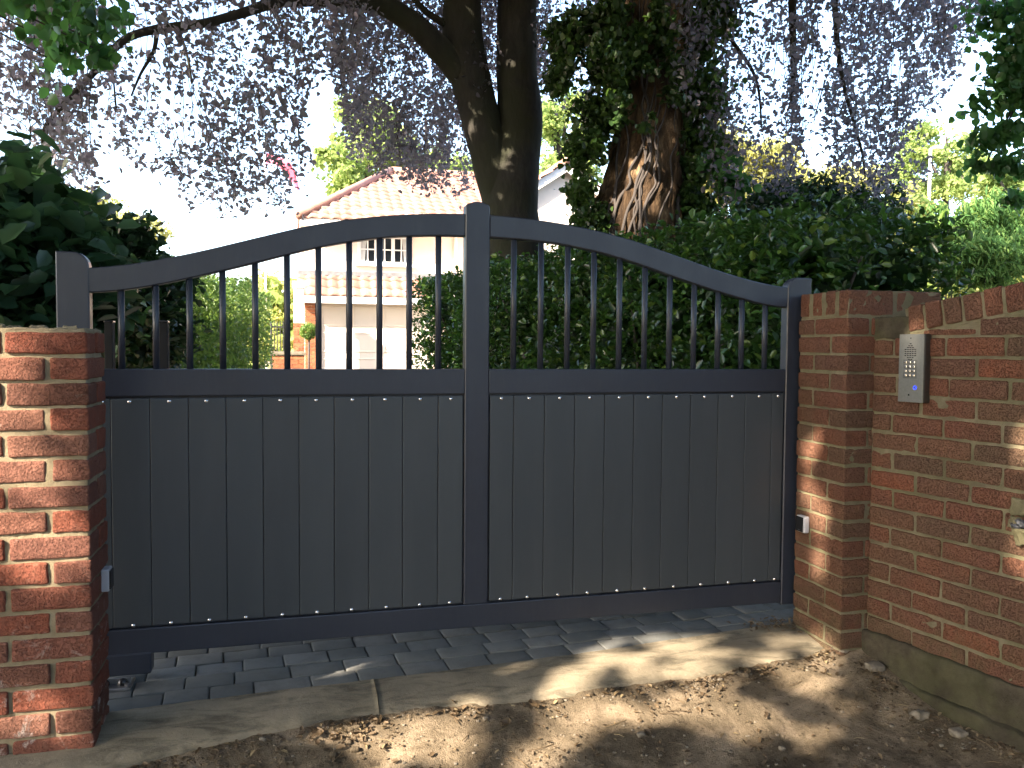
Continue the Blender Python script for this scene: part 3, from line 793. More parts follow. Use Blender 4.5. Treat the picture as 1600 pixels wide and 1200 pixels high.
# upper window
yw = HY+.4
wa = at(561, 408, yw); wb = at(640, 372, yw); x0, x1, z0 = wa.x, wb.x, wa.z; z1 = z0+.98
def window(x0, x1, z0, z1, yw, ncase):
    mb = MB()
    mb.rbox((x0-.05, yw-.04, z0-.05), (x1+.05, yw+.02, z0), .004); mb.rbox((x0-.05, yw-.04, z1), (x1+.05, yw+.02, z1+.05), .004)
    cw = (x1-x0)/ncase
    for i in range(ncase+1): mb.rbox((x0+cw*i-.035, yw-.04, z0+.001), (x0+cw*i+.035, yw+.02, z1-.001), .004)
    wf = hpart(mb, 'window', M['white'])
    mb = MB()
    for i in range(ncase):
        xa = x0+cw*i+.036; xb = x0+cw*(i+1)-.036
        mb.box((xa+xb)/2-.014, (xa+xb)/2+.014, yw-.03, yw-.006, z0, z1)
        nr = 4
        for j in range(1, nr):
            zc = z0+(z1-z0)*j/nr; mb.box(xa, xb, yw-.028, yw-.008, zc-.013, zc+.013)
    hpart(mb, 'glazing_bar', M['white'], wf)
    mb = MB(); mb.box(x0, x1, yw-.006, yw-.002, z0, z1); hpart(mb, 'pane', M['glass'], wf)
    for s_, xa in ((1, x0+.02), (-1, x1-.02)):
        mb = MB()
        xx = [xa+s_*q for q in (0, .02, .05, .08, .11)]
        vs = [(x, yw-.0075-(.002 if i % 2 else 0), z) for z, wd in ((z0, .75), (z0+.3, .9), (z1, 1.6)) for i, x in enumerate([xa+s_*q*wd*1.3 for q in (0, .025, .05, .075, .1)])]
        mb.add(vs, [(k*5+i, k*5+i+1, (k+1)*5+i+1, (k+1)*5+i) for k in range(2) for i in range(4)])
        hpart(mb, 'curtain', M['curtain'], wf)
    mb = MB(); mb.rbox((x0-.1, yw-.09, z0-.10), (x1+.1, yw+.02, z0-.052), .006); hpart(mb, 'sill', M['white'], wf)
window(x0, x1, z0, z1, yw, 3)
# downpipe
dp = at(712, 400, yw-.06); mb = MB(); mb.tube([(dp.x, yw-.06, zTopSk+.05), (dp.x, yw-.06, 3.9)], .035, 10); hpart(mb, 'downpipe', M['white'], None, True)
# main hipped roof
ye = HY; eL = at(466, 338, ye-.05); zEv = eL.z-.01
rl = at(612, 268, ye+2.9); ridge_z = rl.z
base = Vector((eL.x, ye-.05, zEv)); sv = Vector((0, 2.95, ridge_z-zEv)); Ls = sv.length; W_ = 6.6
mb = MB(); tile_patch(mb, base, Vector((1, 0, 0)), sv.normalized(), [(0, 0), (W_, 0), (W_, Ls), (rl.x-eL.x, Ls)], tw=.22, th=.26)
# hip end facing left, and back slope
hipu = Vector((0, 1, 0)); hv = Vector((rl.x-eL.x, 0, ridge_z-zEv)); Lh = hv.length
tile_patch(mb, Vector((eL.x, ye-.05, zEv)), hipu, hv.normalized(), [(0, 0), (5.9, 0), (2.95, Lh)], tw=.22, th=.26)
bv = Vector((0, -2.95, ridge_z-zEv))
tile_patch(mb, Vector((eL.x, ye+5.85, zEv)), Vector((1, 0, 0)), bv.normalized(), [(0, 0), (W_, 0), (W_, Ls), (rl.x-eL.x, Ls)], tw=.22, th=.26, du=.2)
rf = hpart(mb, 'roof', M['tile'], None, True)
mb = MB(); mb.tube([Vector((eL.x, ye-.05, zEv+.03)), Vector((rl.x, ye+2.9, ridge_z+.03))], .085, 10, wob=.1); mb.tube([Vector((rl.x, ye+2.9, ridge_z+.03)), Vector((eL.x+W_, ye+2.9, ridge_z+.03))], .085, 10, wob=.1)
hpart(mb, 'ridge_tiles', M['tile'], rf, True)
mb = MB(); mb.box(eL.x+.03, eL.x+W_, ye-.03, ye-.005, zEv-.16, zEv-.01); mb.box(eL.x+.03, eL.x+.05, ye, ye+5.8, zEv-.16, zEv-.01); mb.box(eL.x+.05, eL.x+W_, ye, HY+.42, zEv-.15, zEv-.13); hpart(mb, 'fascia', M['white'])
# gabled wing on the right
yg = 12.6
ap = at(886, 252, yg); lf = at(826, 290, yg); dx = ap.x-lf.x; dz = ap.z-lf.z; sl = dz/dx
gw = 1.75; gx0, gx1 = ap.x-gw, ap.x+gw; ze = ap.z-gw*sl
mb = MB(); mb.prism([(gx0+.2, -.05), (gx1-.2, -.05), (gx1-.2, ze+.2*sl-.06), (ap.x, ap.z-.08), (gx0+.2, ze+.2*sl-.06)], yg+.15, yg+5); hpart(mb, 'gable_wall', M['cream'])
for s_ in (-1, 1):
    mb = MB(); q = [(ap.x, ap.z-.02), (ap.x+s_*gw, ze-.02), (ap.x+s_*gw, ze-.20), (ap.x, ap.z-.20)]
    mb.prism(q if s_ < 0 else q[::-1], yg, yg+.04); hpart(mb, 'bargeboard', M['white'])
mb = MB()
for s_ in (-1, 1):
    o_ = Vector((ap.x+s_*(gw+.05), yg-.06, ze-.02-.05*sl)); v_ = Vector((-s_*(gw+.05), 0, (gw+.05)*sl)); tile_patch(mb, o_, Vector((0, 1, 0)), v_.normalized(), [(0, 0), (5, 0), (5, v_.length), (0, v_.length)], du=.05)
mb.tube([(ap.x, yg-.06, ap.z+.02), (ap.x, yg+5, ap.z+.02)], .08, 8); hpart(mb, 'gable_roof', M['tile'], None, True)

# low wall and railings left of the garage, seen through the bars
y_ = 12.0; a = at(426, 552, y_); b_ = at(476, 552, y_)
T = empty('low_garden_wall', ((a.x+b_.x)/2, y_, 0)); tag(T, 'low orange brick garden wall with pale stone coping below the railings', 'garden wall')
mb = MB(); wl = (b_.x-a.x)/2; mb.box(-wl, wl, -.1, .1, -.05, a.z-.03, 0)
zz = 0; k = 0
while zz < a.z-.1:
    x = -wl-(.11 if k % 2 else 0)
    while x < wl:
        x0_ = max(x, -wl); x1_ = min(x+.215, wl)
        if x1_-x0_ > .03: mb.box(x0_, x1_, -.112, -.099, zz, zz+.065, 1)
        x += .225
    zz += .075; k += 1
mb.build('brickwork', [M['hmortar'], M['hbrick']], T)
mb = MB(); mb.rbox((-wl-.03, -.14, a.z-.03), (wl+.03, .14, a.z+.03), .01); mb.build('coping', M['stone'], T)
y_ = 12.3; a = at(424, 560, y_); b_ = at(452, 502, y_)
T = empty('iron_railing', ((a.x+b_.x)/2, y_, 0)); tag(T, 'thin black iron railing gate behind the low garden wall', 'railing')
wl = (b_.x-a.x)/2; hz = b_.z
for z_ in (.15, hz-.12):
    mb = MB(); mb.box(-wl, wl, -.01, .01, z_, z_+.03); mb.build('rail', M['iron'], T)
nb = 6
for i in range(nb+1):
    mb = MB(); x_ = -wl+2*wl*i/nb; mb.tube([(x_, 0, 0), (x_, 0, hz)], .009 if 0 < i < nb else .02, 6); mb.build('bar' if 0 < i < nb else 'post', M['iron'], T)
# brick porch column by the garage
y_ = 12.9; a = at(459, 500, y_); b_ = at(475, 500, y_); cxm = (a.x+b_.x)/2; wl = (b_.x-a.x)/2
T = empty('porch_column', (cxm, y_, 0)); tag(T, 'orange brick column with white painted upper part beside the garage', 'column')
zm = at(465, 505, y_).z
mb = MB(); mb.box(-wl, wl, -wl, wl, -.05, zm, 0); zz = 0
k = 0
while zz < zm-.06:
    if k % 2: mb.box(-wl-.01, -.006, -wl-.01, wl+.01, zz, zz+.065, 1); mb.box(.006, wl+.01, -wl-.01, wl+.01, zz, zz+.065, 1)
    else: mb.box(-wl-.01, wl+.01, -wl-.01, wl+.01, zz, zz+.065, 1)
    zz += .075; k += 1
mb.build('brick_base', [M['hmortar'], M['hbrick']], T)
mb = MB(); mb.rbox((-wl*1.0, -wl, zm), (wl*1.0, wl, 2.35), .01); mb.rbox((-wl*1.25, -wl*1.25, 2.3), (wl*1.25, wl*1.25, 2.42), .01); mb.build('shaft', M['white'], T)
# topiary ball in a pot
y_ = 11.8; c = at(482, 518, y_); T = empty('topiary_tree', (c.x, y_, 0)); tag(T, 'small ball topiary standing in a dark planter by the garage', 'topiary')
mb = MB(); mb.tube([(0, 0, .3), (.01, 0, c.z-.1)], .018, 7, wob=.2); mb.build('stem', M['twig'], T, True)
d = rng.normal(size=(1500, 3)); d /= np.linalg.norm(d, axis=1)[:, None]; P = d*rng.uniform(.55, 1, 1500)[:, None]*.155+np.array([0, 0, c.z])
leaf_object('foliage', P, .035, M['clipped'], T)
mb = MB(); mb.rbox((-.24, -.24, 0), (.24, .24, .42), .02); mb.rbox((-.26, -.26, .40), (.26, .26, .46), .01); mb.build('planter', M['pot'], T)
# pale wall fragment behind the left shrubs
y_ = 4.6; a = at(180, 546, y_); b_ = at(242, 524, y_)
T = empty('pale_wall_piece', ((a.x+b_.x)/2, y_+.6, 0)); tag(T, 'low pale wall piece half hidden by the shrubs behind the left bars', 'shed')
wl = (b_.x-a.x)/2; mb = MB(); mb.box(-wl, wl, -.5, .5, 0, b_.z-.005); mb.build('wall', M['stone'], T)
mb = MB(); mb.prism([(-wl-.05, b_.z), (wl+.05, b_.z), (wl+.05, b_.z+.03), (-wl-.05, b_.z+.03)], -.56, .55); mb.build('roof', M['lead'], T)
# flag
y_ = 15.0; pts = [(418, 240), (438, 246), (452, 252), (459, 262), (468, 290), (466, 276), (456, 278), (449, 264), (432, 256)]
T = empty('flag', tuple(at(416, 330, y_)*1)); T.location.z = 0
tag(T, 'red flag blown out from a thin white pole above the house', 'flag')
fx = at(414, 240, y_)
mb = MB(); mb.tube([(0, 0, 0), (0, 0, fx.z+.25)], .018, 8); mb.build('pole', M['white'], T, True); T.location.x = fx.x
mb = MB(); o0 = T.location; up_ = [(416, 238), (428, 243), (440, 247), (453, 253), (461, 268), (468, 294)]; lo_ = [(416, 256), (428, 256), (438, 262), (447, 276), (458, 286), (466, 300)]
vs = []
for k, (p, q) in enumerate(zip(up_, lo_)):
    for j in range(4):
        t_ = j/3; pp = at(p[0]+(q[0]-p[0])*t_, p[1]+(q[1]-p[1])*t_, y_+.08*math.sin(k*1.6+j)); vs.append(pp-Vector(o0))
mb.add(vs, [(k*4+j, k*4+j+1, (k+1)*4+j+1, (k+1)*4+j) for k in range(5) for j in range(3)]); mb.build('cloth', M['flag'], T, True)
# lamp post far right
y_ = 24; c = at(1452, 300, y_); t0 = at(1456, 232, y_)
T = empty('street_lamp', (c.x, y_, 0)); tag(T, 'pale slender street lamp rising above the bushes on the far right', 'street lamp')
mb = MB(); mb.tube([(0, 0, 0), (0, 0, t0.z)], [.08, .05], 10); mb.build('pole', M['white'], T, True)
mb = MB(); mb.tube([(0, 0, t0.z-.05), (.1, 0, t0.z+.04), (.25, 0, t0.z+.05)], .035, 8); mb.build('arm', M['white'], T, True)
mb = MB(); mb.rbox((.15, -.09, t0.z), (.55, .09, t0.z+.10), .04); mb.build('lamp_head', M['white'], T, True)

# ================================================================== VEGETATION
def veg(name, label, cat, loc, group=None):
    T = empty(name, loc); tag(T, label, cat, group); return T
def leaves(T, pts, size, m_, name='foliage', **kw): return leaf_object(name, inv(pts, T), size, m_, T, **kw)
def stem(T, lines, m_, name='stem', wob=.15, seg=7, wsc=3):
    mb = MB()
    for pts, r0, r1 in lines:
        n = len(pts); mb.tube([Vector(p)-T.location for p in pts], [r0+(r1-r0)*i/(n-1) for i in range(n)], seg, wob=wob, wsc=wsc)
    return mb.build(name, m_, T, True)
def hedge_pts(pa, pb_, thick, h0, h1, n, rag=.08, zmin=0.0):
    """leaves through a hedge; more of them near its faces"""
    pa = np.array(pa, float); pb_ = np.array(pb_, float); L_ = np.linalg.norm(pb_-pa); d = (pb_-pa)/L_; nn = np.array([d[1], -d[0]])
    u = rng.uniform(0, L_, n); v_ = rng.beta(.45, .45, n)*thick; hh = h0+(h1-h0)*u/L_
    z = zmin+(hh-zmin)*rng.beta(1.2, .75, n)
    P = np.stack([pa[0]+d[0]*u+nn[0]*v_, pa[1]+d[1]*u+nn[1]*v_, z], 1)
    w_ = np.array([noise.noise(Vector((p[0]*2.2, p[1]*2.2, p[2]*2.2))) for p in P[::1]])
    P[:, :2] += (nn[None, :]*(w_[:, None]*rag*2.2)); P[:, 2] += w_*rag*1.5
    P += rng.normal(size=P.shape)*.03
    return P

# right hedge of laurel running back from the pier (normal side nn points to +x from travel pa->pb)
T = veg('laurel_hedge', 'big glossy laurel hedge along the right of the drive behind the gate', 'hedge', (3.6, 3.5, 0))
far_ = (2.44, 6.5); near_ = (3.45, .55)
P1 = hedge_pts(near_, far_, 1.3, 1.98, 2.02, 60000, .07)
P3 = hedge_pts((2.45, 6.5), (4.3, 7.0), -.5, 2.02, 2.02, 12000, .05)
PP = np.concatenate([P1, P3])
leaves(T, PP, .054, M['hedge'], width=.6, up=.2)
core = hedge_pts((3.75, .9), (2.72, 6.3), .75, 1.7, 1.75, 5500, .04)
leaves(T, core, .24, M['dark'], name='inner_foliage', width=.8)
sl_ = []
for i in range(16):
    t_ = (i+.5)/16; b_ = Vector((3.9-1.15*t_, .8+5.7*t_, 0)); sl_.append((smooth_path([b_, b_+Vector((random.uniform(-.2, .2), random.uniform(-.2, .2), .9)), b_+Vector((random.uniform(-.4, .3), random.uniform(-.3, .3), 1.75))], 4), .035, .008))
stem(T, sl_, M['twig'])
# taller shrub mass above the right of the gate and pier
def blob_at(px, py, y, rx, ry, rz): c = at(px, py, y); return (c.x, c.y, c.z, rx, ry, rz)
T = veg('evergreen_shrub', 'tall dark evergreen shrub rising above the right pier', 'shrub', (6, 4, 0))
B = [blob_at(1312, 385, 4.2, .5, .7, .58), blob_at(1215, 360, 4.6, .75, .8, .5), blob_at(1120, 400, 4.8, .7, .8, .42), blob_at(1290, 470, 3.6, .7, .8, .6), blob_at(1190, 470, 4.0, .8, .8, .6), blob_at(1255, 322, 4.9, .6, .6, .42), blob_at(1345, 330, 4.9, .4, .6, .3), blob_at(1040, 400, 5.0, .6, .6, .35)]
P = clump_pts(B, 34000, .5, 70, .14); leaves(T, P, .055, M['dark'], width=.55, up=.3)
P = clump_pts([(b[0], b[1]+.1, b[2]-.1, b[3]*.7, b[4]*.7, b[5]*.7) for b in B], 2600, .1, 60, .2); leaves(T, P, .24, M['dark'], name='inner_foliage', width=.8)
stem(T, [(smooth_path([(b[0]+.3, b[1], 0), (b[0]+.1, b[1], b[2]*.5), (b[0], b[1], b[2])], 5), .05, .012) for b in B], M['twig'])
# lily-like long leaves just behind the right post
T = veg('fuchsia_sprig', 'long-leaved shrub sprig arching just behind the right gate post', 'plant', tuple(at(1262, 470, .9).xy)+(0,))
c = np.array(at(1258, 415, .9)); n_ = 60
d = rng.normal(size=(n_, 3)); d[:, 2] *= .5; d /= np.linalg.norm(d, axis=1)[:, None]
leaves(T, c+d*.11+rng.normal(size=(n_, 3))*.03+np.array([0, 0, -.02]), .19, M['hedge'], width=.28, axis=d, up=.5)
stem(T, [(smooth_path([(T.location.x+.1, .9, 0), (T.location.x+.05, .9, .8), tuple(c)], 5), .014, .006)], M['twig'])

# left: large-leaved dark shrub over the pillar
T = veg('broadleaf_shrub', 'dark large-leaved shrub towering behind the left pillar', 'shrub', (-.9, 1.2, 0))
B = [blob_at(5, 365, 1.3, .36, .45, .30), blob_at(-60, 420, 1.0, .6, .6, .6), blob_at(60, 450, 1.5, .36, .4, .34), blob_at(95, 370, 2.0, .22, .3, .24), blob_at(20, 480, 1.2, .5, .4, .3)]
P = clump_pts(B, 10000, .35, 40, .16); leaves(T, P, .11, M['broad'], width=.75, up=.5)
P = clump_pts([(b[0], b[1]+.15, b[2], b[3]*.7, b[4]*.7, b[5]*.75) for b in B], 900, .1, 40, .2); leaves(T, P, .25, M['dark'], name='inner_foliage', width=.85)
stem(T, [(smooth_path([(-.7+i*.18, 1.3, 0), (-.75+i*.2, 1.35, .8), (b[0], b[1], b[2])], 5), .03, .008) for i, b in enumerate(B)], M['twig'])
T = veg('elder_shrub', 'rounded dark shrub sloping down behind the left end of the arched top rail', 'shrub', (-.4, 4, 0))
B = [blob_at(150, 410, 3.8, .55, .5, .42), blob_at(205, 440, 4.0, .45, .5, .38), blob_at(120, 460, 3.2, .5, .5, .5), blob_at(205, 505, 3.8, .45, .5, .5), blob_at(165, 520, 3.4, .5, .5, .45)]
P = clump_pts(B, 12000, .45, 55, .15); leaves(T, P, .075, M['dark'], width=.65, up=.3)
P = clump_pts([(b[0], b[1]+.25, b[2], b[3]*.7, b[4]*.6, b[5]*.7) for b in B], 900, .1, 40, .2); leaves(T, P, .22, M['dark'], name='inner_foliage', width=.8)
stem(T, [(smooth_path([(b[0], b[1]+.1, 0), (b[0]+.05, b[1], b[2]*.6), (b[0], b[1], b[2])], 5), .03, .008) for b in B], M['twig'])
# clipped sunny hedge along the left of the drive
T = veg('clipped_hedge', 'clipped sunlit hedge receding along the left of the drive, seen between the bars', 'hedge', (-.3, 7, 0))
P = hedge_pts((-.25, 4.0), (.62, 10.2), -1.2, 2.0, 2.0, 34000, .05)
leaves(T, P, .05, M['clipped'], width=.6)
P = hedge_pts((-.55, 4.9), (.25, 10.0), -.7, 1.8, 1.75, 3500, .03); leaves(T, P, .2, M['clipped'], name='inner_foliage', width=.8)
stem(T, [([(-.6+.08*i, 5+.5*i, 0), (-.6+.08*i, 5.05+.5*i, .8), (-.62+.08*i, 5+.5*i, 1.7)], .03, .01) for i in range(10)], M['twig'])
# bright bushes beyond
T = veg('golden_bush', 'bright yellow-green bush between the clipped hedge and the garage', 'bush', tuple(at(440, 500, 15.5).xy)+(0,))
B = [blob_at(425, 470, 15.5, .7, .7, .6), blob_at(450, 520, 15.0, .9, .7, .6), blob_at(410, 520, 15.5, .8, .8, .7)]
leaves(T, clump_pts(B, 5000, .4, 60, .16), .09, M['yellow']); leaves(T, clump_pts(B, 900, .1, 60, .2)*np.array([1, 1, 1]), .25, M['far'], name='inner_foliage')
stem(T, [([(b[0], b[1], 0), (b[0], b[1], b[2])], .05, .02) for b in B], M['twig'])

# ---- trees far behind
def far_tree(label, px, py, y, rx, rz, m_, n=7000, ls=.16, name='tree', squash=1.):
    c = at(px, py, y); T = veg(name, label, 'tree', (c.x, c.y, 0), 'trees beyond the house')
    B = []
    for i in range(11):
        a = random.uniform(0, 6.28); q = random.uniform(.2, .75); zz = random.uniform(-.75, .7); k_ = math.sqrt(max(.1, 1-zz*zz))
        B.append((c.x+rx*q*k_*math.cos(a), c.y+rx*q*k_*math.sin(a), c.z+rz*zz, rx*random.uniform(.25, .42), rx*random.uniform(.25, .42), rz*random.uniform(.18, .34)))
    P = clump_pts(B, n, .4, 26, .22); leaf_object('crown', inv(P, T), ls, m_, T, width=.7)
    L_ = [(smooth_path([(c.x, c.y, 0), (c.x+.1, c.y, c.z*.6), (c.x, c.y, c.z+rz*.4)], 6), .22+c.z*.012, .04)]
    for b in B[:7]: L_.append((smooth_path([(c.x, c.y, max(.5, c.z-rz*.6)), ((c.x+b[0])/2, (c.y+b[1])/2, (c.z+b[2])/2-.1*rz+.2), (b[0], b[1], b[2])], 4), .10, .02))
    stem(T, L_, M['twig'], 'trunk')
far_tree('yellow-green tree behind the left half of the house roof', 570, 260, 24, 2.1, 2.6, M['far'], 9000)
far_tree('bright green tree behind the roof ridge left of the twin trunks', 665, 235, 27, 2.6, 2.8, M['far'], 8000)
far_tree('light green tree seen between the twin trunks and the ivy trunk', 872, 215, 26, 1.9, 2.2, M['far'], 7000)
far_tree('golden tree glowing right of the ivy-clad trunk', 1130, 250, 22, 2.4, 1.9, M['yellow'], 9000)
far_tree('pale green round tree beside the street lamp', 1478, 250, 28, 2.7, 2.6, M['far'], 11000)
far_tree('low sunny tree behind the dark shrub on the right', 1290, 300, 25, 3.0, 1.5, M['yellow'], 8000)
far_tree('hazy pale tree on the far left horizon', 170, 345, 34, 2.6, 1.5, M['yellow'], 5000)
far_tree('sunlit tree above the boundary wall at the right edge', 1590, 330, 20, 2.2, 2.2, M['far'], 8000)
# bamboo-like bush
T = veg('bamboo_clump', 'feathery blue-green bamboo-like bush above the boundary wall', 'bush', tuple(at(1500, 380, 9).xy)+(0,))
B = [blob_at(1490, 352, 9, .5, .8, .40), blob_at(1565, 345, 9, .8, .8, .45), blob_at(1480, 400, 8.6, .45, .8, .35), blob_at(1540, 405, 8.4, .9, .8, .45), blob_at(1610, 380, 8.6, .7, .8, .6)]
P = clump_pts(B, 15000, .45, 60, .13); leaves(T, P, .13, M['bamboo'], width=.22, axis=np.tile([.1, -.2, -1.], (len(P), 1)))
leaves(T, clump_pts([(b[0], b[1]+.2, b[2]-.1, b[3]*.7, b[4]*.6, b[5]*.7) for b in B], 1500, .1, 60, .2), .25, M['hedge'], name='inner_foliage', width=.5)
stem(T, [(smooth_path([(b[0], b[1], 0), (b[0], b[1], b[2])], 3), .02, .008) for b in B], M['twig'])
T = veg('sunny_bush', 'very bright lime-yellow bush just above the dip in the boundary wall', 'bush', tuple(at(1420, 400, 12).xy)+(0,))
B = [blob_at(1410, 350, 12, .6, .7, .9), blob_at(1430, 430, 11.5, .8, .7, .8), blob_at(1500, 450, 11, 1.0, .7, .6), blob_at(1580, 440, 11, 1.0, .7, .5)]
leaves(T, clump_pts(B, 10000, .4, 60, .15), .09, M['yellow']); leaves(T, clump_pts(B, 1500, .1, 60, .2), .25, M['far'], name='inner_foliage')
stem(T, [([(b[0], b[1], 0), (b[0], b[1], b[2])], .05, .02) for b in B], M['twig'])

# ---- the copper beech with twin trunk
TY = 5.5
BT = veg('copper_beech', 'copper beech with dark twin trunk and drooping purple leaves behind the gate', 'tree', (at(797, 330, TY).x, TY, 0))
def P_(px, py, y=TY): return at(px, py, y)
def pxr(w_, px, py, y=TY): return w_*.5/F*((at(px, py, y)-CAM).dot(FW))
def limb(mb, spec, seg=20, wob=.05, n=6, wsc=1.6):
    """spec: list of (px,py,y,width_px)"""
    pts = smooth_path([P_(a, b, c) for a, b, c, d in spec], n); rad = lerp_list([pxr(d, a, b, c) for a, b, c, d in spec], len(pts))
    mb.tube([p-BT.location for p in pts], rad, seg, wob=wob, wsc=wsc)
mb = MB()
limb(mb, [(800, 620, TY, 135), (802, 450, TY, 112), (797, 330, TY, 88), (800, 265, TY, 84), (812, 190, TY, 72), (808, 110, TY, 64), (808, 0, TY+.1, 62), (812, -150, TY+.3, 58), (830, -500, TY+1, 40)], 24, .05)
limb(mb, [(790, 430, TY, 70), (786, 330, TY, 62), (772, 262, TY, 64), (752, 190, TY, 60), (732, 110, TY, 64), (722, 40, TY, 62), (728, -60, TY-.1, 56), (760, -300, TY-.3, 46), (770, -520, TY-.6, 30)], 24, .05)
mb.build('trunk', M['beechbark'], BT, True)
def branch(spec, seg=10, wob=.1):
    mb = MB(); limb(mb, spec, seg, wob, 6, 4); return mb.build('branch', M['beechbark'], BT, True)
branch([(735, 130, TY, 50), (700, 92, TY-.05, 42), (655, 45, TY-.2, 36), (612, 15, TY-.3, 33), (560, -8, TY-.5, 28), (480, -30, TY-1, 20)], 14, .06)
branch([(600, 8, TY-.3, 22), (540, 2, TY-.6, 20), (480, 2, TY-.8, 18), (430, 4, TY-.9, 17), (380, 20, TY-1, 15), (320, 36, TY-1.1, 14), (250, 45, TY-1.2, 15), (195, 62, TY-1.3, 12), (150, 110, TY-1.4, 10), (95, 168, TY-1.4, 8), (70, 200, TY-1.4, 6), (66, 235, TY-1.4, 3)], 8, .15)
branch([(700, 40, TY, 14), (668, 20, TY-.1, 10), (640, -10, TY-.1, 8), (600, -60, TY-.1, 6)], 8)
branch([(245, 50, TY-1.2, 9), (240, 80, TY-1.2, 7), (220, 115, TY-1.2, 5), (205, 150, TY-1.2, 3)], 6)
branch([(175, 70, TY-1.3, 5), (176, 110, TY-1.3, 4), (182, 170, TY-1.3, 2)], 6)
branch([(280, 50, TY-1.2, 6), (292, 85, TY-1.2, 5), (300, 130, TY-1.2, 3)], 6)
branch([(1240, -80, 4.6, 16), (1238, 20, 4.6, 12), (1240, 100, 4.6, 9), (1236, 170, 4.6, 5)], 8)
branch([(1300, -80, 4.2, 12), (1308, 60, 4.2, 8), (1320, 140, 4.2, 6), (1345, 230, 4.2, 4), (1352, 280, 4.2, 2)], 8)
branch([(1100, -60, 4.8, 10), (1130, 40, 4.8, 8), (1180, 120, 4.8, 5), (1190, 200, 4.8, 3)], 6)

# drooping sprays: (px, bottom py, strength) envelope of the curtain
ENV = [(-120, 260), (0, 225), (60, 262), (110, 302), (140, 305), (170, 290), (225, 296), (250, 285), (275, 262), (300, 322), (345, 332), (420, 335), (462, 338), (472, 322), (480, 180), (505, 155), (535, 130), (548, 250), (600, 285), (660, 300), (700, 318), (738, 300), (745, 150), (780, 180), (840, 165), (900, 175), (940, 150), (960, -20), (1055, -20), (1075, 250), (1110, 330), (1180, 350), (1235, 345), (1252, 240), (1285, 220), (1300, 290), (1345, 330), (1395, 350), (1425, 330), (1440, 190), (1475, 120), (1510, 95), (1540, 50), (1560, -10), (1700, -30)]
ex = [e[0] for e in ENV]; ey = [e[1] for e in ENV]
HOLES = [(288, 178, 32, 60), (210, 60, 16, 12), (105, 105, 30, 26), (20, 215, 30, 40), (430, 130, 16, 10), (505, 190, 30, 70), (1268, 150, 20, 80), (1290, 40, 12, 40), (340, 25, 40, 14), (165, 250, 14, 34), (1215, 95, 14, 30), (245, 225, 28, 22), (1400, 110, 16, 20), (150, 200, 18, 26), (60, 190, 22, 12)]
sprays = []; twl = []
cnt = 0
pts = []; axs = []; szs = []
clus = [(random.uniform(-120, 1640), random.uniform(-.9, .9)) for _ in range(52)]
while cnt < 2050:
    cl = None
    if random.random() < .72: cl = random.choice(clus); px = cl[0]+random.gauss(0, 17)
    else: px = random.uniform(-120, 1640)
    if not -120 < px < 1640: continue
    bot = np.interp(px, ex, ey)+random.uniform(-45, 12)
    topy = random.uniform(-160, bot-20) if random.random() < .8 else -160
    if bot < -10 and random.random() < .5: continue
    y_ = TY+random.uniform(-2.6, 1.8) if px < 1040 else random.uniform(3.4, 6.2)
    if 545 < px < 960: y_ = TY+random.uniform(-.2, 3.2)
    Ls_ = random.uniform(60, 150); y0 = min(topy, bot-20); y1 = min(bot, y0+Ls_)
    sway = random.uniform(-30, 30)+(18 if px < 500 else -6)
    p0 = at(px-sway, y0, y_+random.uniform(-.2, .2)); p1 = at(px, y1, y_)
    steps = max(4, int((p1-p0).length/.035))
    mid_ = (p0+p1)/2+Vector((random.uniform(-.12, .12), random.uniform(-.12, .12), .04))
    tw_ = []
    for k in range(steps):
        t_ = k/steps; p = p0*(1-t_)**2+mid_*2*t_*(1-t_)+p1*t_*t_; tw_.append(p)
        for _ in range(2):
            q = p+Vector((random.gauss(0, .06), random.gauss(0, .06), random.gauss(0, .045)))
            dd = q-CAM; qx = 800+F*dd.dot(RT)/dd.dot(FW); qy = 600-F*dd.dot(UP)/dd.dot(FW)
            if any(((qx-h[0])/h[2])**2+((qy-h[1])/h[3])**2 < 1 and random.random() < .8 for h in HOLES): continue
            pts.append(q); axs.append((random.gauss(0, .7), random.gauss(0, .7), -.6))
    if len(tw_) > 3 and random.random() < .7: twl.append((tw_[::3]+[tw_[-1]], .005, .002))
    cnt += 1
print('curtain leaves', len(pts))
# upper crown above the frame: the shade over hedges and trunks, open along the sun lines of the lit patches
gaps_t = [(at(770, 240, TY-.28), Vector((.16, 0, 0)), Vector((0, 0, .10))), (at(705, 158, TY-.25), Vector((.05, 0, 0)), Vector((0, 0, .12))),
          (at(988, 285, 4.1), Vector((.32, 0, 0)), Vector((0, 0, .42))), (at(945, 272, 4.1), Vector((.09, 0, 0)), Vector((0, 0, .2))), (at(960, 350, 4.1), Vector((.3, 0, 0)), Vector((0, 0, .12))),
          (at(700, 520, 5.6), Vector((.12, 0, 0)), Vector((0, 0, .5))), (at(660, 500, 6.3), Vector((.12, 0, 0)), Vector((0, 0, .6)))]
pts = np.array([tuple(p) for p in pts]); axs = np.array(axs); keep_ = ~in_gaps(pts, gaps_t, pad=.02); pts = pts[keep_]; axs = axs[keep_]
leaf_object('crown', inv(pts, BT), .054, M['copper'], BT, width=.68, axis=axs, up=.1)
mb = MB()
for l, r0, r1 in twl: mb.tube([p-BT.location for p in l], lerp_list([r0, r1], len(l)), 4)
tag(mb.build('twigs', M['twig'], BT, True), kind='stuff')
gz = -.05
def gp(px, py, z=-.03): return onz(px, py, z)
def ell(px, py, wx, wy, z=-.03):
    c = gp(px, py, z); u = gp(px+wx, py, z)-c; v_ = (gp(px, py-wy, z)-gp(px, py+wy, z))*.5; u.z = 0; v_.z = 0; return (c, u, v_)
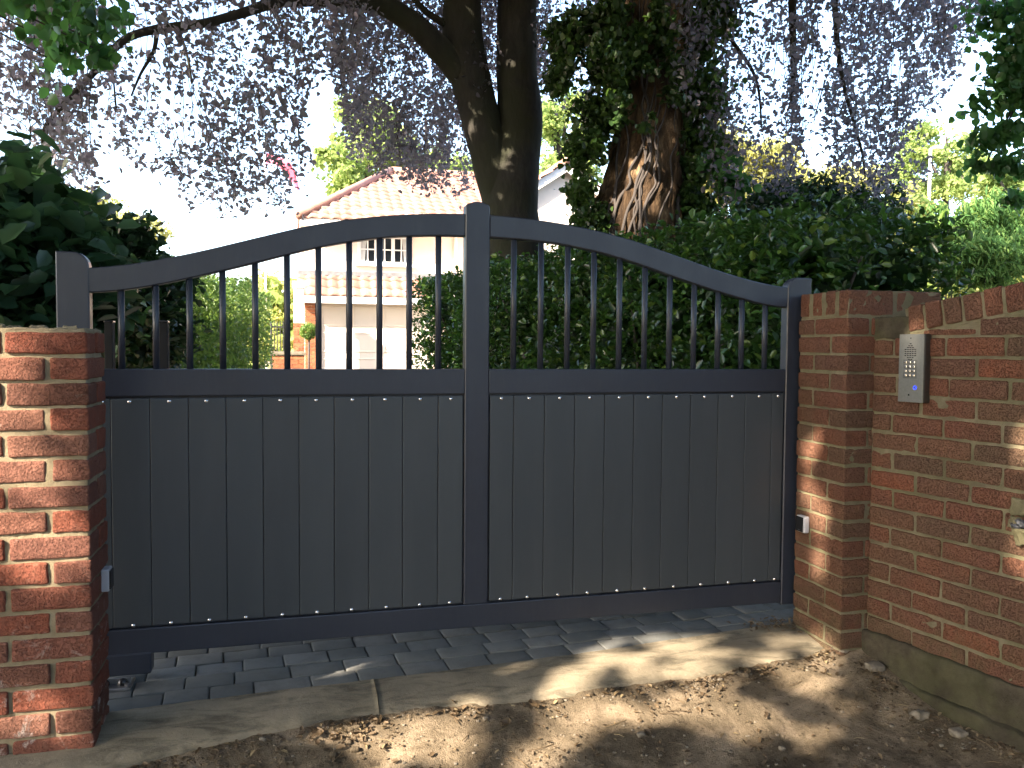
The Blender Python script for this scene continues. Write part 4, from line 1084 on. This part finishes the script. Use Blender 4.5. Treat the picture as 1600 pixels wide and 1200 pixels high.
gaps = [ell(1120, 1016, 160, 26, 0), ell(1230, 995, 60, 14, 0), ell(1010, 1030, 90, 17, 0), ell(880, 1046, 60, 7, 0),
        ell(850, 1120, 120, 22, -.06), ell(720, 1150, 110, 22, -.06), ell(580, 1165, 90, 28, -.06), ell(560, 1190, 100, 16, -.06), ell(940, 1108, 60, 16, -.06),
        ell(1090, 1075, 90, 13, -.06), ell(1200, 1095, 120, 20, -.06), ell(1290, 1110, 60, 13, -.06), ell(1080, 1125, 50, 8, -.06), ell(300, 1190, 50, 9, -.05),
        ell(1250, 1160, 40, 9, -.06)]
def pe(px, py, wx, wy): c = at(px, py, PY0); return (c, Vector((at(px+wx, py, PY0).x-c.x, 0, 0)), Vector((0, 0, at(px, py-wy, PY0).z-c.z)))
gaps += [pe(-60, 560, 165, 80), pe(50, 580, 48, 90), pe(-20, 660, 120, 50), pe(20, 700, 60, 35), pe(80, 765, 25, 22), pe(20, 850, 40, 20), pe(-40, 522, 160, 30), pe(90, 530, 20, 20), pe(110, 880, 25, 25), pe(50, 1110, 60, 22)]
def fe(px, py, wy, wz, f_=onflank): c = f_(px, py); return (c, D*wy, Vector((0, 0, wz)))
gaps_w = [fe(1592, 690, .004, .03), fe(1598, 860, .002, .02), fe(1432, 545, .005, .03)]
def re_(px, py, wy, wz): c = onx(px, py, QX0); return (c, Vector((0, wy, 0)), Vector((0, 0, wz)))
gaps_w += [re_(1283, 825, .03, .02), re_(1265, 780, .05, .03), re_(1275, 885, .03, .01), re_(1262, 700, .03, .02)]
gaps += gaps_w
n_ = 42000
P = np.stack([rng.uniform(-7.2, 6.5, n_), rng.uniform(-3, 9.6, n_), rng.uniform(5.4, 7.6, n_)], 1)
e_ = (((P[:, 0]+.3)/6.8)**2+((P[:, 1]-3.3)/6.2)**2 < 1) & ~((P[:, 0] < -4.4) & (P[:, 1] > 2.5))
ns = np.array([noise.noise(Vector((p[0]*.9, p[1]*.9, 3))) for p in P]); P = P[e_ & (ns > -.5)]
# keep out of the picture: only leaves above the frame
dd = P-np.array(CAM); qy = 600-F*(dd@np.array(UP))/(dd@np.array(FW)); P = P[(qy < -60)]
P = P[~in_gaps(P, gaps_t+gaps, pad=.09)]
leaf_object('upper_crown', inv(P, BT), .21, M['copper'], BT, width=.75, up=.6)
mb = MB()
for tx, ty, tz in ((-3.5, 3, 6.3), (-2.5, 7, 6.5), (0, 2.0, 6.4), (1.5, 8.2, 6.8), (4.5, 3, 6.6), (4.6, 6.6, 6.6), (-.5, 5, 7.2)):
    q = smooth_path([P_(800, -330), ((BT.location.x+tx)/2, (TY+ty)/2, 6.3), (tx, ty, tz)], 5); mb.tube([p-BT.location for p in q], lerp_list([.1, .02], len(q)), 8, wob=.1)
mb.build('upper_branches', M['beechbark'], BT, True)

# ---- old ivy-clad trunk
IY = 4.5
IT = veg('ivy_clad_tree', 'old tree with thick ridged trunk wrapped in ivy, right of the twin trunk', 'tree', (at(1000, 330, IY).x, IY, 0))
pts = smooth_path([at(1000, 620, IY), at(995, 450, IY), at(990, 345, IY), at(1005, 280, IY), at(1016, 200, IY), at(1012, 100, IY), at(1012, 0, IY), at(1010, -150, IY), at(1010, -420, IY+.3)], 10)
rad = lerp_list([pxr(w_, 1000, 330, IY) for w_ in (160, 150, 134, 124, 116, 112, 116, 108, 66)], len(pts))
mb = MB(); seg = 72; vs = []; fs = []
for i, p in enumerate(pts):
    for k in range(seg):
        th = 2*math.pi*k/seg; q = Vector((math.cos(th), math.sin(th), 0))
        tw_ = th*1.0+p.z*.35
        ridg = abs(noise.noise(Vector((math.cos(tw_)*4.2, math.sin(tw_)*4.2, p.z*.9))))*.16+abs(noise.noise(Vector((math.cos(tw_)*11, math.sin(tw_)*11, p.z*3))))*.10
        fl = 1+.10*math.cos(th*5+1)*max(0, 1-(p.z-1)/2.2)
        vs.append(p-IT.location+q*rad[i]*(fl-.10+ridg*1.6))
for i in range(len(pts)-1):
    for k in range(seg): fs.append((i*seg+k, i*seg+(k+1) % seg, (i+1)*seg+(k+1) % seg, (i+1)*seg+k))
mb.add(vs, fs)
mb.build('trunk', M['oldbark'], IT, True)
# ivy stems climbing the bark
mb = MB()
for i in range(16):
    a0_ = random.uniform(3.4, 6.1); q = []
    for k in range(0, len(pts)-12, 3):
        p = pts[k]; a0_ += random.uniform(-.14, .14); q.append(p-IT.location+Vector((math.cos(a0_), math.sin(a0_), 0))*rad[k]*1.03)
    q = smooth_path(q, 3); mb.tube(q, lerp_list([random.uniform(.01, .024), .006], len(q)), 6, wob=.2, wsc=8)
mb.build('ivy_stems', M['twig'], IT, True)
# ivy leaves; density field in angle/height, bare bark where the photo shows it
IVY = [(922, 350, 26, 36), (1000, 95, 20, 50), (1005, 190, 14, 24), (1040, 60, 14, 40), (915, 240, 22, 50), (912, 300, 16, 30), (940, 180, 34, 50), (955, 100, 34, 60), (935, 40, 40, 50), (1085, 60, 34, 70), (1095, 150, 34, 60), (1075, 220, 30, 50), (1070, 290, 26, 50), (1110, 240, 26, 30), (1060, 130, 20, 50), (1090, 330, 40, 26), (925, 375, 40, 18), (885, 60, 22, 50), (870, 130, 14, 30), (1120, 30, 30, 40), (955, 20, 20, 40), (960, 170, 14, 50), (945, 110, 24, 50), (1030, 30, 12, 40), (1080, 180, 22, 90)]
B = []
for (px, py, rw, rh) in IVY:
    sc = pxr(2, px, py, IY-.5); yy = IY-.62 if 945 < px < 1065 else IY-.15
    B.append(blob_at(px, py, yy, rw*sc, .3 if not 945 < px < 1065 else .12, rh*sc))
P = clump_pts(B, 19000, .2, 26, .26); P = P[~(in_gaps(P, gaps_t[2:5], pad=.0) & (rng.random(len(P)) < .85))]
leaf_object('ivy', inv(P, IT), .06, M['ivy'], IT, width=.85, axis=np.tile([0, -.3, -1.], (len(P), 1)), up=.1)
mb = MB()
for tx, ty, tz, r_ in ((6.5, 3.5, 6.8, .12), (-.5, 3.6, 6.4, .1), (4.5, 6.5, 7.2, .1)):
    q = smooth_path([pts[-8], ((pts[-1].x+tx)/2, (IY+ty)/2, 6.2), (tx, ty, tz)], 5); mb.tube([p-IT.location for p in q], lerp_list([r_, .02], len(q)), 8, wob=.1)
mb.build('branch', M['oldbark'], IT, True)

# lime sprays with larger leaves: top left corner and right edge, and the lit sprig right of the ivy trunk
T = veg('lime_tree', 'large-leaved green lime branches hanging into the right edge of the view', 'tree', (6.6, 1.6, 0))
B = [blob_at(1590, 60, 2.6, .18, .4, .34), blob_at(1580, 150, 2.6, .22, .4, .24), blob_at(1565, 215, 2.7, .2, .4, .14), blob_at(1585, 265, 2.6, .16, .3, .14), blob_at(1540, 260, 2.8, .12, .3, .05), blob_at(1640, 120, 2.6, .35, .5, .7), blob_at(1598, 315, 2.6, .1, .3, .08), blob_at(1572, 20, 2.6, .18, .4, .15)]
P = clump_pts(B, 2300, .1, 30, .25); leaf_object('crown', inv(P, T), .075, M['lime'], T, width=.85, axis=np.tile([.2, -.3, -1.], (len(P), 1)))
stem(T, [(smooth_path([(6.6, 1.6, 0), (6.6, 1.7, 2.5), (6.4, 1.8, 5)], 8), .2, .1)], M['beechbark'], 'trunk')

hub = at(1720, -120, 2.7)
stem(T, [(smooth_path([(6.5, 1.75, 4), (5.9, 2.3, 4.4), tuple(hub)], 6), .05, .03)], M['twig'], 'branch')
for b in B: stem(T, [(smooth_path([tuple(hub), (b[0]+.12, b[1], b[2]+.25), (b[0], b[1], b[2])], 6), .014, .003)], M['twig'], 'branch')
T = veg('linden_tree', 'green large-leaved branch tips dangling across the upper left sky', 'tree', (-3.6, .2, 0))
B = [blob_at(55, 15, .6, .12, .25, .05), blob_at(130, 20, .6, .16, .25, .07), blob_at(125, 65, .6, .13, .2, .06), blob_at(90, 110, .6, .08, .2, .06), blob_at(155, 90, .6, .05, .15, .04), blob_at(45, 30, .6, .05, .2, .06), blob_at(88, 80, .6, .06, .2, .05)]
P = clump_pts(B, 270, .1, 12, .34); leaf_object('crown', inv(P, T), .06, M['lime'], T, width=.85, axis=np.tile([.1, -.3, -1.], (len(P), 1)))
stem(T, [(smooth_path([(-3.6, .2, 0), (-3.6, .3, 2.2), (-3.3, .4, 3.6)], 8), .14, .06)], M['beechbark'], 'trunk')
for b in B: stem(T, [(smooth_path([(-3.4, .35, 3.3), (-2.2, .7, 3.4), (b[0], b[1], b[2]+.03)], 6), .012, .003)], M['twig'], 'branch')
T = veg('hazel_sprig', 'bright green lit sprig of round leaves right of the ivy-clad trunk', 'plant', tuple(at(1130, 400, 4.0).xy)+(0,))
B = [blob_at(1115, 255, 3.9, .18, .15, .08), blob_at(1140, 285, 3.9, .2, .15, .09), blob_at(1160, 300, 3.9, .1, .15, .05)]
P = clump_pts(B, 330, .1, 14, .3); leaves(T, P, .085, M['lime'], width=.9, axis=np.tile([.3, -.3, -.8], (len(P), 1)))
stem(T, [(smooth_path([(T.location.x, 4.0, 0), (T.location.x, 4, 1.6), tuple(at(1120, 260, 3.9))], 6), .02, .005)], M['twig'])

# ================================================================== UNSEEN LANE TREES: added to shade the gate, gaps cut for sun patches
def shade_tree(name, label, base, blobs, n, ls, m_, gp_, trunk_top, dense=0):
    T = veg(name, label, 'tree', base, 'unseen trees beside the lane')
    P = clump_pts(blobs, n, .15, 60, .22)
    # keep the picture free
    dd = P-np.array(CAM); dep = dd@np.array(FW); qx = 800+F*(dd@np.array(RT))/np.maximum(dep, .01)
    P = P[(dep < .05) | (qx < -120) | (qx > 1750)]
    P = P[~in_gaps(P, gp_, pad=.085, rag=True)]
    if dense:      # extra leaves added on the sun lines to keep the gate shaded
        Qg = np.stack([rng.uniform(.2, 3.1, dense), np.zeros(dense), rng.uniform(.12, 1.8, dense)], 1)+np.array(TS)*rng.uniform(4.8, 8.5, dense)[:, None]
        Qg = Qg[~in_gaps(Qg, gp_, pad=.06, rag=True)]; P = np.concatenate([P, Qg])
    leaf_object('crown', inv(P, T), ls, m_, T, width=.8, up=.5)
    stem(T, [(smooth_path([base, (base[0]+.1, base[1], trunk_top*.5), (base[0], base[1], trunk_top)], 6), .22, .12)], M['beechbark'], 'trunk')
    for b in blobs[::2]:
        q = smooth_path([(base[0], base[1], trunk_top*.8), ((base[0]+b[0])/2, (base[1]+b[1])/2, (trunk_top+b[2])/2+.2), (b[0], b[1], b[2])], 5)
        if not in_gaps([tuple(p) for p in q[4:]], gp_, pad=.06).any(): stem(T, [(q, .07, .015)], M['twig'], 'branch')
ctr = Vector((1.7, -1.3, .5))+TS*7.0
a1 = TS.cross(Vector((0, 0, 1))).normalized(); a2 = a1.cross(TS).normalized()
bl = []
for i in range(-3, 4):
    for j in range(-2, 3):
        c = ctr+a1*i*.85+a2*j*.75+TS*random.uniform(-.8, .8)
        if c.z > 1.6: bl.append((c.x, c.y, c.z, .75, .75, .65))
shade_tree('shade_lime', 'unseen lime tree left of the viewer, crown shaped to shade the gate', (ctr.x-.3, ctr.y-.2, -.15), bl, 30000, .15, M['lime'], gaps, 3.6, 7000)  # off-camera sun blocker, its crown shaped for the shade and dapples
bl = [(x, y, z, 1.1, .9, 1.0) for x in (-6, -4, -2, 0, 2, 4, 6) for y, z in ((-9, 2), (-9.4, 4), (-8.6, .9))]  # added off camera: dims the skylight and the sky mirrored in the gate
bl += [(x, y, 7.2+.25*(abs(x)%3), 1.5, 1.5, .8) for x in (-7, -4.5, -2, .5, 3, 5.5, 8) for y in (-9, -6.5, -4, -1.5)]
bl += [(8.5, y, z, 1., 1.3, 1.1) for y in (-7, -4.5, -2, .5) for z in (2.2, 4.2, 6)]
shade_tree('shade_canopy', 'unseen tree canopy behind and above the viewer, added to cut skylight', (0, -10, -.15), bl, 16000, .3, M['dark'], gaps, 3.5)

# ================================================================== LITTER ON THE DIRT
def scatter_pts(n, fn):
    out = []
    while len(out) < n:
        x = random.uniform(.2, 3.6); y = random.uniform(-2.2, .0)
        p = fn(x, y)
        if random.random() < p: out.append((x, y))
    return out
def wallx(y): return 3.21+.197*(-.35-y)
def dens(x, y):
    if y > strip_front(x)-.01 or x > wallx(y)-.06: return 0
    d = strip_front(x)-y; dw = wallx(y)-x
    return max(.15, math.exp(-d/.12), math.exp(-dw/.18))*(.5+noise.noise(Vector((x*5, y*5, 3))))
mb = MB()
for x, y in scatter_pts(3000, dens):
    s_ = random.uniform(.0015, .006)*(1 if random.random() < .9 else random.uniform(1.6, 2.6)); z = ground_z(x, y)+s_*.25
    mb.rbox((x-s_, y-s_*.8, z-s_*.6), (x+s_, y+s_*.8, z+s_*.6), s_*.5, 0 if random.random() < .3 else 1, (1, 1, 1), s_*.35, random.uniform(0, 99), None, 60)
o = mb.build('gravel', [M['stone'], M['dirt']], None, True); tag(o, kind='stuff')
pp = scatter_pts(2600, lambda x, y: max(0, dens(x, y))**1.6); P = np.array([(x, y, ground_z(x, y)+.005+random.uniform(0, .006)) for x, y in pp])
P2 = np.array([(random.gauss(3.0, .07), random.gauss(-.03, .035), .006+random.uniform(0, .015)) for _ in range(130)])
o = leaf_object('leaf_litter', np.concatenate([P, P2]), rng.uniform(.009, .026, len(P)+len(P2)), M['dry'], width=.5, up=1.6); tag(o, kind='stuff')
mb = MB()
for x, y in scatter_pts(150, dens):
    a = random.uniform(0, 3.14); l = random.uniform(.015, .05); z = ground_z(x, y)+.004; c = Vector((x, y, z))
    mb.tube([c-Vector((math.cos(a), math.sin(a), 0))*l, c+Vector((0, 0, .003)), c+Vector((math.cos(a+.3), math.sin(a+.3), .05))*l], .0013, 4)
o = mb.build('twig_litter', M['dry']); tag(o, kind='stuff')
for (px, py, s_, lab) in ((597, 1148, .045, 'curled upright tan dead leaf alone on the dirt near the middle'), (497, 1168, .045, 'brown dead leaf at the left edge of the sunlit dirt patch'),
                          (832, 1122, .05, 'yellowish dead leaf lying rightmost in the sunlit dirt patch'), (790, 1142, .045, 'flat crumpled dead leaf at the lower rim of the sunlit dirt patch'),
                          (708, 1120, .035, 'yellow dead leaf beside the concrete edge near the middle')):
    c = onz(px, py, -.09); z = ground_z(c.x, c.y); c = Vector((c.x, c.y, z))
    mb = MB(); a = random.uniform(0, 6.28); vs = []; nl = 7
    for i in range(nl):
        t_ = i/(nl-1); wv = math.sin(math.pi*min(1, t_*.95+.05))**.7*.42+.02
        for j in (-1, -.5, 0, .5, 1):
            vs.append(Vector(((t_-.5)*s_, j*wv*s_, .006+s_*(.22*abs(j)**1.5+.28*(t_-.5)**2*2+.04*noise.noise(Vector((t_*5, j*3, px)))))))
    q = Matrix.Rotation(a, 3, 'Z') @ Matrix.Rotation(random.uniform(-.2, .5) if px != 597 else 1.0, 3, 'X')
    vs = [q @ v_ for v_ in vs]; fs = [(i*5+j, i*5+j+1, (i+1)*5+j+1, (i+1)*5+j) for i in range(nl-1) for j in range(4)]
    mb.add(vs, fs); mb.tube([vs[2], vs[2]+(vs[2]-vs[7])*1.2], .0012, 5)
    o = mb.build('dead_leaf', M['dry'], None, True); o.location = c; tag(o, lab, 'leaf', 'dead leaves on the dirt')
# a few bigger stones by the wall foot
for (px, py, s_, lab) in ((1408, 1062, .022, 'pale lump of mortar at the foot of the boundary wall nearest the pier'), (1370, 1065, .028, 'broad pale stone on the dirt just off the pier corner'),
                          (1437, 1108, .024, 'grey stone halfway along the foot of the boundary wall'), (1497, 1133, .022, 'light stone at the wall foot beside the lower right corner'), (1316, 1048, .018, 'small pale stone in the corner where pier meets concrete')):
    c = onz(px, py, -.09); c.x = min(c.x, wallx(c.y)-.06); z = ground_z(c.x, c.y)
    mb = MB(); mb.rbox((-s_*1.2, -s_, -s_*.5), (s_*1.2, s_, s_*.6), s_*.5, 0, (3, 3, 2), s_*.35, px, None, 45)
    o = mb.build('loose_stone', M['stone'], None, True); o.location = (c.x, c.y, z+s_*.2); tag(o, lab, 'stone', 'loose stones by the wall')
